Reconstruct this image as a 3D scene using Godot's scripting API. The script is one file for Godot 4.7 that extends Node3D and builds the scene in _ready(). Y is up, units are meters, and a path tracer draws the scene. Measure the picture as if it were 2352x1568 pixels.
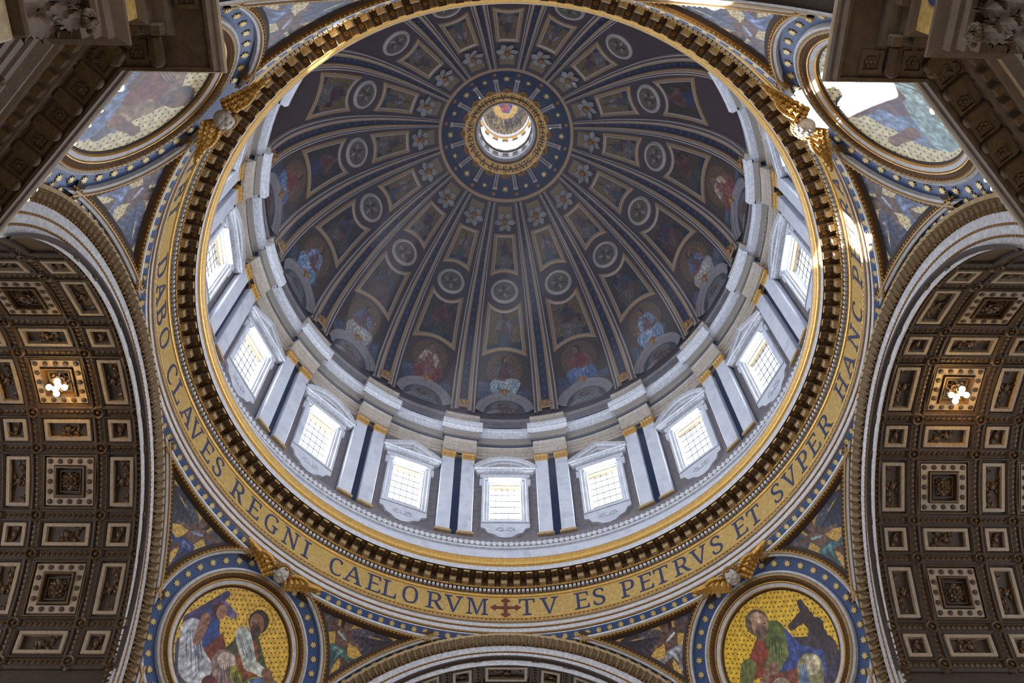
extends Node3D
# A great domed crossing seen from the floor. y is measured from the eye of the beholder; the dome's axis is x = 0, z = 0.
# Azimuth a: 0 looks at the drum window at the foot of the picture, growing to the right.

const D := 20.66          # half width of the crossing: the plane of each arch
const SC := Vector3(0, 31.4, 0)   # middle of the sphere of the pendentives
const SR := 25.4
var rng := RandomNumberGenerator.new()
var used := {}
var M := {}
var DP: Array = []        # dome profile: [r, h, nr, nh] every DS of arc
const DS := 0.05

class MB:
	var v := PackedVector3Array()
	var n := PackedVector3Array()
	var t := PackedVector2Array()
	func tri(a: Vector3, b: Vector3, c: Vector3, na: Vector3, nb: Vector3, nc: Vector3, ta := Vector2.ZERO, tb := Vector2.ZERO, tc := Vector2.ZERO) -> void:
		if (b - a).cross(c - a).dot(na + nb + nc) > 0.0:
			v.append(a); v.append(c); v.append(b)
			n.append(na); n.append(nc); n.append(nb)
			t.append(ta); t.append(tc); t.append(tb)
		else:
			v.append(a); v.append(b); v.append(c)
			n.append(na); n.append(nb); n.append(nc)
			t.append(ta); t.append(tb); t.append(tc)
	func quad(a: Vector3, b: Vector3, c: Vector3, d: Vector3, na: Vector3, nb: Vector3, nc: Vector3, nd: Vector3) -> void:
		tri(a, b, c, na, nb, nc)
		tri(a, c, d, na, nc, nd)
	func flat(a: Vector3, b: Vector3, c: Vector3, d: Vector3, nn: Vector3) -> void:
		quad(a, b, c, d, nn, nn, nn, nn)
	func mesh() -> ArrayMesh:
		var m := ArrayMesh.new()
		if v.is_empty():
			return m
		var ar := []
		ar.resize(Mesh.ARRAY_MAX)
		ar[Mesh.ARRAY_VERTEX] = v
		ar[Mesh.ARRAY_NORMAL] = n
		ar[Mesh.ARRAY_TEX_UV] = t
		m.add_surface_from_arrays(Mesh.PRIMITIVE_TRIANGLES, ar)
		return m

# ---------- places
func V(a: float, r: float, h: float) -> Vector3:
	return Vector3(r * sin(a), h, -r * cos(a))

func T(adeg: float, r: float, h: float) -> Transform3D:   # x right, y up, z towards the axis
	var a := deg_to_rad(adeg)
	return Transform3D(Basis(Vector3.UP, -a), V(a, r, h))

func look(pos: Vector3, z: Vector3, up: Vector3) -> Transform3D:   # z = outward normal, y as near to up as can be
	var zz := z.normalized()
	var x := up.cross(zz).normalized()
	return Transform3D(Basis(x, zz.cross(x), zz), pos)

# ---------- shapes
func rev(mb: MB, prof: Array, a0: float, a1: float, n: int, smooth := false) -> void:   # profile of (r, h) bottom to top, seen from the axis
	var k := prof.size()
	var ns := []
	for j in k - 1:
		var d: Vector2 = prof[j + 1] - prof[j]
		ns.append(Vector2(-d.y, d.x).normalized())
	for i in n:
		var p := deg_to_rad(lerpf(a0, a1, float(i) / n))
		var q := deg_to_rad(lerpf(a0, a1, float(i + 1) / n))
		var rp := Vector3(sin(p), 0, -cos(p))
		var rq := Vector3(sin(q), 0, -cos(q))
		for j in k - 1:
			var n0: Vector2 = ns[j]
			var n1: Vector2 = ns[j]
			if smooth:
				n0 = (ns[maxi(j - 1, 0)] + ns[j]).normalized()
				n1 = (ns[j] + ns[mini(j + 1, k - 2)]).normalized()
			var A: Vector2 = prof[j]
			var B: Vector2 = prof[j + 1]
			mb.quad(rp * A.x + Vector3(0, A.y, 0), rq * A.x + Vector3(0, A.y, 0), rq * B.x + Vector3(0, B.y, 0), rp * B.x + Vector3(0, B.y, 0),
				rp * n0.x + Vector3(0, n0.y, 0), rq * n0.x + Vector3(0, n0.y, 0), rq * n1.x + Vector3(0, n1.y, 0), rp * n1.x + Vector3(0, n1.y, 0))

func sweep(mb: MB, pts: Array, ups: Array, prof: Array, closed := false) -> void:   # profile of (u, v): u along tangent x up, v along up, listed with growing u
	var n := pts.size()
	var segs := n if closed else n - 1
	var tg := []
	for i in segs:
		tg.append((pts[(i + 1) % n] - pts[i]).normalized())
	var lat := []
	var sc := []
	for i in n:
		var t0: Vector3 = tg[(i - 1 + segs) % segs] if (closed or i > 0) else tg[0]
		var t1: Vector3 = tg[i % segs] if (closed or i < n - 1) else tg[segs - 1]
		var l0 := t0.cross(ups[i]).normalized()
		var l1 := t1.cross(ups[i]).normalized()
		var l := (l0 + l1).normalized()
		lat.append(l)
		sc.append(1.0 / maxf(l.dot(l1), 0.25))
	var k := prof.size()
	for s in segs:
		var i := s
		var j := (s + 1) % n
		var ls: Vector3 = tg[s].cross(ups[i]).normalized()
		for c in k - 1:
			var A: Vector2 = prof[c]
			var B: Vector2 = prof[c + 1]
			var d := B - A
			var nn := Vector2(-d.y, d.x).normalized()
			var li: Vector3 = lat[i] if sc[i] < 1.06 else ls
			var lj: Vector3 = lat[j] if sc[j] < 1.06 else ls
			var ni: Vector3 = (li * nn.x + ups[i] * nn.y).normalized()
			var nj: Vector3 = (lj * nn.x + ups[j] * nn.y).normalized()
			mb.quad(pts[i] + lat[i] * sc[i] * A.x + ups[i] * A.y, pts[j] + lat[j] * sc[j] * A.x + ups[j] * A.y,
				pts[j] + lat[j] * sc[j] * B.x + ups[j] * B.y, pts[i] + lat[i] * sc[i] * B.x + ups[i] * B.y, ni, nj, nj, ni)

func box(mb: MB, xf: Transform3D, size: Vector3, b := 0.0) -> void:   # a box with chamfered edges
	var h := size * 0.5
	b = minf(b, minf(h.x, minf(h.y, h.z)) * 0.9)
	var ax := [Vector3.RIGHT, Vector3.UP, Vector3.BACK]
	for i in 3:
		var u := (i + 1) % 3
		var w := (i + 2) % 3
		for s in [-1.0, 1.0]:
			var c: Vector3 = ax[i] * h[i] * s
			var du: Vector3 = ax[u] * (h[u] - b)
			var dw: Vector3 = ax[w] * (h[w] - b)
			var nn: Vector3 = xf.basis * (ax[i] * s)
			mb.flat(xf * (c - du - dw), xf * (c + du - dw), xf * (c + du + dw), xf * (c - du + dw), nn.normalized())
	if b <= 0.0:
		return
	for i in 3:
		var u := (i + 1) % 3
		var w := (i + 2) % 3
		for su in [-1.0, 1.0]:
			for sw in [-1.0, 1.0]:
				var e: Vector3 = ax[i] * (h[i] - b)
				var p: Vector3 = ax[u] * h[u] * su + ax[w] * (h[w] - b) * sw
				var q: Vector3 = ax[u] * (h[u] - b) * su + ax[w] * h[w] * sw
				var nn: Vector3 = (xf.basis * (ax[u] * su + ax[w] * sw)).normalized()
				mb.flat(xf * (p - e), xf * (p + e), xf * (q + e), xf * (q - e), nn)
	for sx in [-1.0, 1.0]:
		for sy in [-1.0, 1.0]:
			for sz in [-1.0, 1.0]:
				var g := Vector3(sx, sy, sz)
				var i := h - Vector3(b, b, b)
				var nn: Vector3 = (xf.basis * g).normalized()
				mb.tri(xf * Vector3(h.x * sx, i.y * sy, i.z * sz), xf * Vector3(i.x * sx, h.y * sy, i.z * sz), xf * Vector3(i.x * sx, i.y * sy, h.z * sz), nn, nn, nn)

func blob(mb: MB, c: Vector3, r: Vector3, nu := 10, nv := 7, bs := Basis.IDENTITY) -> void:
	var p := []
	for j in nv + 1:
		var th := PI * j / nv
		var row := []
		for i in nu + 1:
			var ph := TAU * i / nu
			row.append(Vector3(sin(th) * cos(ph), cos(th), sin(th) * sin(ph)))
		p.append(row)
	for j in nv:
		for i in nu:
			var q := [p[j][i], p[j][i + 1], p[j + 1][i + 1], p[j + 1][i]]
			var w := []
			var m := []
			for e in q:
				w.append(c + bs * (e * r))
				m.append((bs * (e / r)).normalized())
			mb.quad(w[0], w[1], w[2], w[3], m[0], m[1], m[2], m[3])

func lathe(mb: MB, prof: Array, n: int, xf := Transform3D.IDENTITY) -> void:   # (r, y) from bottom to top, seen from outside
	for i in n:
		var p := TAU * i / n
		var q := TAU * (i + 1) / n
		var rp := Vector3(cos(p), 0, sin(p))
		var rq := Vector3(cos(q), 0, sin(q))
		for j in prof.size() - 1:
			var A: Vector2 = prof[j]
			var B: Vector2 = prof[j + 1]
			var nn := Vector2(B.y - A.y, A.x - B.x).normalized()
			var np := (xf.basis * (rp * nn.x + Vector3(0, nn.y, 0))).normalized()
			var nq := (xf.basis * (rq * nn.x + Vector3(0, nn.y, 0))).normalized()
			mb.quad(xf * (rp * A.x + Vector3(0, A.y, 0)), xf * (rq * A.x + Vector3(0, A.y, 0)), xf * (rq * B.x + Vector3(0, B.y, 0)), xf * (rp * B.x + Vector3(0, B.y, 0)), np, nq, nq, np)

func prism(mb: MB, poly: Array, z0: float, z1: float, xf := Transform3D.IDENTITY, bev := 0.0) -> void:   # an outline in x, y given a thickness; its front edge bevelled
	var pp := PackedVector2Array(poly)
	if Geometry2D.is_polygon_clockwise(pp):
		pp.reverse()
	var top := pp
	if bev > 0.0:
		var o := Geometry2D.offset_polygon(pp, -bev)
		if o.size() == 1 and o[0].size() == pp.size():
			# align the inset outline with the outer one
			var best := 0
			for s in pp.size():
				if o[0][s].distance_to(pp[0]) < o[0][best].distance_to(pp[0]):
					best = s
			top = PackedVector2Array()
			for s in pp.size():
				top.append(o[0][(best + s) % pp.size()])
		else:
			bev = 0.0
	var zs := z1 - bev
	var n := pp.size()
	for i in n:
		var j := (i + 1) % n
		var e := pp[j] - pp[i]
		var nn := (xf.basis * Vector3(e.y, -e.x, 0)).normalized()
		mb.flat(xf * Vector3(pp[i].x, pp[i].y, z0), xf * Vector3(pp[j].x, pp[j].y, z0), xf * Vector3(pp[j].x, pp[j].y, zs), xf * Vector3(pp[i].x, pp[i].y, zs), nn)
		if bev > 0.0:
			var nb := (nn + (xf.basis * Vector3(0, 0, 1)).normalized()).normalized()
			mb.flat(xf * Vector3(pp[i].x, pp[i].y, zs), xf * Vector3(pp[j].x, pp[j].y, zs), xf * Vector3(top[j].x, top[j].y, z1), xf * Vector3(top[i].x, top[i].y, z1), nb)
	var ix := Geometry2D.triangulate_polygon(top)
	var nz := (xf.basis * Vector3(0, 0, 1)).normalized()
	for i in range(0, ix.size(), 3):
		var q := []
		for c in 3:
			q.append(xf * Vector3(top[ix[i + c]].x, top[ix[i + c]].y, z1))
		mb.tri(q[0], q[1], q[2], nz, nz, nz)

func leaf(mb: MB, xf: Transform3D, w: float, l: float, curl: float, thick := 0.12, n := 6, lobes := 0.0) -> void:   # a leaf rising along y and bending out along z, ridged and lobed
	var rows := []
	for i in n + 1:
		var f := float(i) / n
		var ww := w * 0.5 * (0.55 + 0.45 * sin(PI * minf(f * 1.25, 1.0))) * (1.0 if f < 0.75 else lerpf(1.0, 0.25, (f - 0.75) * 4.0))
		if lobes > 0.0 and i % 2 == 1:
			ww *= 1.0 + lobes
		var y := l * sin(f * PI * 0.62) / sin(PI * 0.5)
		var z := curl * pow(f, 2.4)
		rows.append([Vector3(-ww, y, z + thick * 0.2), Vector3(0, y, z + thick), Vector3(ww, y, z + thick * 0.2), Vector3(0, y, z - thick * 0.4)])
	for i in n:
		for c in 4:
			var a: Vector3 = xf * rows[i][c]
			var b: Vector3 = xf * rows[i][(c + 1) % 4]
			var d: Vector3 = xf * rows[i + 1][(c + 1) % 4]
			var e: Vector3 = xf * rows[i + 1][c]
			var nn := (b - a).cross(e - a).normalized()
			var mid := (a + b + d + e) * 0.25
			var core: Vector3 = xf * ((rows[i][0] + rows[i][2] + rows[i + 1][0] + rows[i + 1][2]) * 0.25)
			if nn.dot(mid - core) < 0.0:
				nn = -nn
			mb.flat(a, b, d, e, nn)

func star_poly(r: float, k := 8, inner := 0.42) -> Array:
	var p := []
	for i in k * 2:
		var rr := r if i % 2 == 0 else r * inner
		p.append(Vector2(sin(PI * i / k), cos(PI * i / k)) * rr)
	return p

func ring_poly(rx: float, ry: float, n: int, a0 := 0.0, a1 := 360.0) -> Array:
	var p := []
	for i in n:
		var a := deg_to_rad(lerpf(a0, a1, float(i) / (n if a1 - a0 >= 360.0 else n - 1)))
		p.append(Vector2(rx * cos(a), ry * sin(a)))
	return p

func fill(mb: MB, outline: PackedVector2Array, cell: float, map: Callable, uvr: Rect2, uv_box: Rect2) -> void:   # an outline in a chart laid on a curved surface; map gives [position, normal]
	var bb := Rect2(outline[0], Vector2.ZERO)
	for p in outline:
		bb = bb.expand(p)
	var nx := maxi(1, ceili(bb.size.x / cell))
	var ny := maxi(1, ceili(bb.size.y / cell))
	var st := Vector2(bb.size.x / nx, bb.size.y / ny)
	for iy in ny:
		for ix in nx:
			var o := bb.position + Vector2(ix, iy) * st
			var sq := PackedVector2Array([o, o + Vector2(st.x, 0), o + st, o + Vector2(0, st.y)])
			for pc in Geometry2D.intersect_polygons(sq, outline):
				var tr := Geometry2D.triangulate_polygon(pc)
				for q in range(0, tr.size(), 3):
					var A := []
					var U := []
					for c in 3:
						var p2: Vector2 = pc[tr[q + c]]
						A.append(map.call(p2))
						var f := (p2 - uv_box.position) / uv_box.size
						U.append(uvr.position + Vector2(f.x, 1.0 - f.y) * uvr.size)
					mb.tri(A[0][0], A[1][0], A[2][0], A[0][1], A[1][1], A[2][1], U[0], U[1], U[2])

# ---------- naming
func numbered(called: String) -> String:
	if not used.has(called):
		used[called] = 0
		return called
	used[called] += 1
	return "%s_%03d" % [called, used[called]]

func tag(o: Node, label: String, category: String, group := "", kind := "") -> Node:
	o.set_meta("label", label)
	o.set_meta("category", category)
	if group:
		o.set_meta("group", group)
	if kind:
		o.set_meta("kind", kind)
	return o

func thing(called: String, label: String, category: String, xf := Transform3D.IDENTITY, group := "", kind := "") -> Node3D:
	var o := Node3D.new()
	o.name = numbered(called)
	o.transform = xf
	add_child(o, true)
	tag(o, label, category, group, kind)
	return o

func part(parent: Node, called: String, mesh, mat: Material, xf := Transform3D.IDENTITY, label := "") -> MeshInstance3D:
	var o := MeshInstance3D.new()
	o.name = called
	o.mesh = mesh.mesh() if mesh is MB else mesh
	o.material_override = mat
	o.transform = xf
	parent.add_child(o, true)
	if label:
		o.set_meta("label", label)
	return o

func stuff(o: Node) -> Node:
	o.set_meta("kind", "stuff")
	return o

# ---------- materials
func noise(freq: float, kind: int, cols: Array, offs: Array, size := 512, seed_ := 1, oct := 4, normal := 0.0, warp := 0.0) -> NoiseTexture2D:
	var f := FastNoiseLite.new()
	f.noise_type = kind
	f.frequency = freq
	f.seed = seed_
	f.fractal_octaves = oct
	if warp > 0.0:
		f.domain_warp_enabled = true
		f.domain_warp_amplitude = warp
		f.domain_warp_frequency = freq * 1.3
	var t := NoiseTexture2D.new()
	t.width = size
	t.height = size
	t.seamless = true
	t.noise = f
	if normal > 0.0:
		t.as_normal_map = true
		t.bump_strength = normal
	elif cols.size():
		var g := Gradient.new()
		g.offsets = PackedFloat32Array(offs)
		g.colors = PackedColorArray(cols)
		t.color_ramp = g
	return t

func mat(called: String, col: Color, rough := 0.6, metal := 0.0, tex: Texture2D = null, scale := 0.2, nrm: Texture2D = null, nscale := 1.0) -> StandardMaterial3D:
	var m := StandardMaterial3D.new()
	m.resource_name = called
	m.albedo_color = col
	m.roughness = rough
	m.metallic = metal
	if tex:
		m.albedo_texture = tex
	if nrm:
		m.normal_enabled = true
		m.normal_texture = nrm
		m.normal_scale = nscale
	if tex or nrm:
		m.uv1_triplanar = true
		m.uv1_world_triplanar = true
		m.uv1_scale = Vector3(scale, scale, scale)
	M[called] = m
	return m

func pic(called: String, tex: Texture2D, rough := 0.6) -> StandardMaterial3D:   # a picture, laid by its own uv
	var m := StandardMaterial3D.new()
	m.resource_name = called
	m.albedo_texture = tex
	m.roughness = rough
	M[called] = m
	return m

func c8(r: int, g: int, b: int) -> Color:
	return Color(r / 255.0, g / 255.0, b / 255.0)

func make_materials() -> void:
	var W := Color.WHITE
	var veins := noise(0.006, FastNoiseLite.TYPE_SIMPLEX_SMOOTH, [c8(206, 208, 214), c8(236, 236, 238), c8(248, 248, 248), c8(240, 240, 242), c8(222, 223, 228)], [0.0, 0.36, 0.5, 0.62, 1.0], 512, 3, 5, 0.0, 40.0)
	var mottle := noise(0.012, FastNoiseLite.TYPE_SIMPLEX_SMOOTH, [c8(214, 214, 214), c8(255, 255, 255)], [0.15, 0.8], 512, 5, 5)
	var speck := noise(0.09, FastNoiseLite.TYPE_CELLULAR, [c8(150, 150, 150), c8(255, 255, 255)], [0.0, 0.7], 512, 9, 3)
	var rough_n := noise(0.05, FastNoiseLite.TYPE_SIMPLEX_SMOOTH, [], [], 512, 11, 5, 5.0)
	var carve_n := noise(0.035, FastNoiseLite.TYPE_CELLULAR, [], [], 512, 21, 3, 14.0)
	mat("marble", c8(205, 208, 214), 0.35, 0.0, veins, 0.13)
	mat("white_stone", c8(208, 210, 214), 0.5, 0.0, mottle, 0.5)
	mat("warm_stone", c8(178, 166, 150), 0.55, 0.0, mottle, 0.4)
	mat("carved_stone", c8(150, 140, 128), 0.65, 0.0, speck, 1.2, carve_n, 1.0)
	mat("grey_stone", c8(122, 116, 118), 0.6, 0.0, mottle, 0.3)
	mat("blue_marble", c8(44, 62, 92), 0.35, 0.0, mottle, 0.4)
	mat("gold", c8(206, 158, 72), 0.38, 0.35, mottle, 0.6, rough_n, 0.4)
	mat("bright_gold", c8(232, 190, 104), 0.34, 0.3, mottle, 0.6)
	mat("old_gold", c8(150, 108, 44), 0.45, 0.3, mottle, 0.8, rough_n, 0.6)
	mat("gilt_stone", c8(186, 158, 112), 0.5, 0.1, mottle, 0.6, rough_n, 0.5)
	mat("gold_mosaic", c8(206, 172, 100), 0.42, 0.12, mottle, 0.5, speck, 0.0)
	mat("bronze_brown", c8(92, 66, 40), 0.55, 0.1, mottle, 0.6, rough_n, 0.5)
	mat("dark_brown", c8(62, 46, 38), 0.65, 0.0, mottle, 0.5)
	mat("blue_mosaic", c8(44, 76, 128), 0.45, 0.0, mottle, 0.9)
	mat("letter_blue", c8(46, 58, 98), 0.5, 0.0, mottle, 0.9)
	mat("porphyry", c8(120, 58, 44), 0.4, 0.0, mottle, 0.9)
	mat("star_gold", c8(214, 186, 112), 0.4, 0.2, mottle, 2.0)
	mat("dome_field", c8(62, 48, 50), 0.6, 0.0, mottle, 0.25)
	mat("dome_blue", c8(24, 34, 66), 0.5, 0.0, mottle, 0.3)
	mat("dome_stripe", c8(176, 164, 158), 0.5, 0.0, speck, 2.0)
	mat("dome_gilt", c8(156, 126, 88), 0.45, 0.15, mottle, 0.8)
	mat("ring_gold", c8(238, 184, 92), 0.4, 0.1, mottle, 0.8)  # lighter than the other golds: lantern light on the ring put into its colour
	mat("seraph_ground", c8(122, 100, 66), 0.5, 0.1, mottle, 0.8)
	mat("arch_leaf", c8(134, 112, 80), 0.55, 0.1, mottle, 0.8)
	mat("rib_brown", c8(92, 74, 62), 0.55, 0.0, mottle, 0.8)
	mat("dull_gold", c8(84, 76, 66), 0.5, 0.1)
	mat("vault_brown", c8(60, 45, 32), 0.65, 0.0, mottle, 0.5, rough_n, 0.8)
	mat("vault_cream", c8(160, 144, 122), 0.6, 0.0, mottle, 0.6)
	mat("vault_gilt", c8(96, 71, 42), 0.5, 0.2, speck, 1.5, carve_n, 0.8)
	mat("pier_stone", c8(104, 84, 64), 0.65, 0.0, mottle, 0.3, rough_n, 0.4)
	mat("pale_pier", c8(184, 164, 130), 0.6, 0.0, mottle, 0.3)
	mat("white_face", c8(200, 194, 186), 0.55, 0.0, mottle, 1.0)
	mat("wing_grey", c8(150, 146, 146), 0.6, 0.0, speck, 2.0)
	mat("lead", c8(30, 30, 34), 0.6)
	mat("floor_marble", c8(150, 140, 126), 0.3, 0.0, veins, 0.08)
	var g := StandardMaterial3D.new()
	g.resource_name = "glass"
	g.albedo_color = Color(0.95, 0.98, 1.0, 0.06)
	g.transparency = BaseMaterial3D.TRANSPARENCY_ALPHA
	g.roughness = 0.05
	M["glass"] = g

func glow(called: String, col: Color, e: float) -> StandardMaterial3D:
	var m := StandardMaterial3D.new()
	m.resource_name = called
	m.albedo_color = col
	m.emission_enabled = true
	m.emission = col
	m.emission_energy_multiplier = e
	M[called] = m
	return m

# ---------- the dome's curve
func make_dome_curve() -> void:
	var P := [Vector2(20.6, 73.6), Vector2(20.5, 77), Vector2(19.95, 81), Vector2(18.85, 85), Vector2(17.2, 88.9), Vector2(15.35, 91.9), Vector2(12.6, 95), Vector2(8.96, 97.9), Vector2(7.2, 99)]
	var fine := []
	for i in P.size() - 1:
		for k in 40:
			var a: Vector2 = P[maxi(i - 1, 0)]
			var b: Vector2 = P[i]
			var c: Vector2 = P[i + 1]
			var d: Vector2 = P[mini(i + 2, P.size() - 1)]
			fine.append(b.cubic_interpolate(c, a, d, k / 40.0))
	fine.append(P[P.size() - 1])
	var acc := 0.0
	var nxt := 0.0
	for i in fine.size() - 1:
		var a: Vector2 = fine[i]
		var b: Vector2 = fine[i + 1]
		var l := a.distance_to(b)
		while nxt <= acc + l:
			var p := a.lerp(b, (nxt - acc) / l)
			var d := (b - a).normalized()
			DP.append([p.x, p.y, -d.y, d.x])
			nxt += DS
		acc += l

func dome_at(adeg: float, s: float, off := 0.0) -> Array:   # [position, inward normal] at azimuth and arc length
	var f := clampf(s / DS, 0.0, DP.size() - 1.001)
	var i := int(f)
	var k := f - i
	var r: float = lerpf(DP[i][0], DP[i + 1][0], k)
	var h: float = lerpf(DP[i][1], DP[i + 1][1], k)
	var nr: float = lerpf(DP[i][2], DP[i + 1][2], k)
	var nh: float = lerpf(DP[i][3], DP[i + 1][3], k)
	var a := deg_to_rad(adeg)
	var nn := Vector3(sin(a) * nr, nh, -cos(a) * nr).normalized()
	return [V(a, r, h) + nn * off, nn]

func dome_r(s: float) -> float:
	return DP[clampi(int(s / DS), 0, DP.size() - 1)][0]

func dome_xf(adeg: float, s: float, off := 0.0) -> Transform3D:   # y runs up the curve
	var p := dome_at(adeg, s, off)
	var q := dome_at(adeg, s + 0.1, off)
	return look(p[0], p[1], q[0] - p[0])

# ---------- the great ring: architrave, lettered frieze, modillion cornice
func build_ring() -> void:
	var t := thing("trim_1", "great gilded entablature ring with blue Latin lettering under the windowed drum", "cornice", Transform3D.IDENTITY, "", "structure")
	var N := 160
	var defs := [
		["fascia", "white_stone", [Vector2(21.3, 46.1), Vector2(20.86, 46.16), Vector2(20.86, 46.6)]],
		["gilt_bead", "old_gold", [Vector2(20.86, 46.6), Vector2(20.79, 46.63), Vector2(20.77, 46.71), Vector2(20.8, 46.77), Vector2(20.83, 46.8)]],
		["fascia", "white_stone", [Vector2(20.83, 46.8), Vector2(20.8, 47.1)]],
		["gilt_bead", "old_gold", [Vector2(20.8, 47.1), Vector2(20.73, 47.12), Vector2(20.71, 47.19), Vector2(20.76, 47.25)]],
		["fascia", "white_stone", [Vector2(20.76, 47.25), Vector2(20.73, 47.52)]],
		["leaf_molding", "gilt_stone", [Vector2(20.73, 47.52), Vector2(20.62, 47.55), Vector2(20.56, 47.64), Vector2(20.6, 47.71), Vector2(20.63, 47.73)]],
		["groove", "dark_brown", [Vector2(20.63, 47.73), Vector2(20.72, 47.74), Vector2(20.72, 47.86)]],
		["gilt_bead", "gold", [Vector2(20.72, 47.86), Vector2(20.62, 47.87), Vector2(20.6, 47.92), Vector2(20.68, 47.97)]],
		["gilt_fillet", "bright_gold", [Vector2(20.68, 50.0), Vector2(20.59, 50.02), Vector2(20.56, 50.09), Vector2(20.5, 50.13)]],
		["dentil_ground", "bronze_brown", [Vector2(20.5, 50.13), Vector2(20.52, 50.2), Vector2(20.52, 50.55), Vector2(20.34, 50.56)]],
		["bead_molding", "gold", [Vector2(20.34, 50.56), Vector2(20.29, 50.58), Vector2(20.27, 50.63), Vector2(20.3, 50.68)]],
		["modillion_ground", "bronze_brown", [Vector2(20.3, 50.68), Vector2(20.3, 51.26), Vector2(19.98, 51.27)]],
		["soffit", "bronze_brown", [Vector2(19.98, 51.27), Vector2(19.97, 51.36), Vector2(19.45, 51.37), Vector2(19.44, 51.31), Vector2(19.39, 51.31)]],
		["corona", "white_stone", [Vector2(19.39, 51.31), Vector2(19.385, 51.36), Vector2(19.37, 51.74)]],
		["cornice_gilding", "gold", [Vector2(19.37, 51.74), Vector2(19.34, 51.77), Vector2(19.33, 51.86)]],
		["cornice_fillet", "bright_gold", [Vector2(19.33, 51.86), Vector2(19.27, 51.89), Vector2(19.22, 51.99), Vector2(19.2, 52.12)]],
		["cornice_gilding", "gold", [Vector2(19.2, 52.12), Vector2(19.16, 52.2), Vector2(19.09, 52.33)]],
		["cornice_lip", "white_stone", [Vector2(19.09, 52.33), Vector2(19.05, 52.35), Vector2(19.05, 52.43), Vector2(19.07, 52.46), Vector2(19.07, 52.54), Vector2(21.6, 52.6)]],
	]
	for d in defs:
		var mb := MB.new()
		rev(mb, d[2], 0, 360, N)
		part(t, d[0], mb, M[d[1]])
	var fz := MB.new()
	rev(fz, [Vector2(20.68, 47.97), Vector2(20.68, 50.0)], 0, 360, 180)
	part(t, "frieze", fz, M.gold_mosaic, Transform3D.IDENTITY, "gold mosaic frieze band")
	# dentils, too small to pick apart
	var dm := MB.new()
	for i in 416:
		box(dm, T(i * 360.0 / 416, 20.44, 50.385), Vector3(0.19, 0.25, 0.2), 0.02)
	stuff(part(t, "dentils", dm, M.white_stone))  # white puts the window light reflected by the dentil faces into their colour
	var bd := MB.new()
	for i in 600:
		blob(bd, V(TAU * i / 600, 20.28, 50.63), Vector3(0.07, 0.06, 0.06), 6, 4)
	stuff(part(t, "beads", bd, M.bright_gold))
	var lf := MB.new()
	for i in 420:
		var xf := T(i * 360.0 / 420, 20.69, 47.74)
		leaf(lf, xf, 0.24, 0.13, 0.08, 0.05, 3)
	stuff(part(t, "leaf_row", lf, M.gold))
	# modillions
	var md := MB.new()
	box(md, Transform3D(Basis.IDENTITY, Vector3(0, 0.15, 0.16)), Vector3(0.44, 0.3, 0.38), 0.03)
	box(md, Transform3D(Basis.IDENTITY, Vector3(0, 0.31, 0.18)), Vector3(0.52, 0.05, 0.44), 0.015)
	var br := MB.new()
	for s in [-0.13, 0.13]:
		box(br, Transform3D(Basis.IDENTITY, Vector3(s, 0.5, 0.58)), Vector3(0.15, 0.2, 0.56), 0.05)
	box(br, Transform3D(Basis.IDENTITY, Vector3(0, 0.55, 0.58)), Vector3(0.46, 0.16, 0.56), 0.03)
	var tip := MB.new()
	for s in 4:
		blob(tip, Vector3(-0.165 + s * 0.11, 0.48, 0.86), Vector3(0.07, 0.07, 0.05), 8, 6)
	var ro := MB.new()
	for s in 6:
		var a := TAU * s / 6
		blob(ro, Vector3(cos(a) * 0.1, -0.02, sin(a) * 0.1), Vector3(0.07, 0.04, 0.07), 7, 4)
	blob(ro, Vector3(0, -0.04, 0), Vector3(0.06, 0.06, 0.06), 7, 5)
	var fr := MB.new()
	for s in [[0, 0.21, 0.44, 0.05], [0, -0.21, 0.44, 0.05], [0.21, 0, 0.05, 0.44], [-0.21, 0, 0.05, 0.44]]:
		box(fr, Transform3D(Basis.IDENTITY, Vector3(s[0], -0.02, s[1])), Vector3(s[2], 0.06, s[3]), 0.012)
	var mm := md.mesh()
	var bm := br.mesh()
	var tm := tip.mesh()
	var rm := ro.mesh()
	var fm := fr.mesh()
	for i in 136:
		var a := -0.43 + i * 360.0 / 136
		var m := part(t, "modillion", mm, M.gilt_stone, T(a, 20.3, 50.66))
		part(m, "bracket", bm, M.pier_stone)
		part(m, "gold_tip", tm, M.bright_gold)
		var f := part(t, "soffit_coffer", fm, M.pier_stone, T(a + 180.0 / 136, 19.72, 51.34))
		part(f, "rosette", rm, M.old_gold)
	build_letters(t)

func letter_mesh(ch: String, cap: float, depth: float, sans := false) -> Mesh:
	var f := SystemFont.new()
	f.font_names = PackedStringArray(["Droid Sans" if sans else "Droid Serif"])
	var tm := TextMesh.new()
	tm.text = ch
	tm.font = f
	tm.font_size = 64
	tm.pixel_size = cap / (64.0 * 0.714)
	tm.depth = depth
	tm.curve_step = 1.5
	return tm

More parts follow.
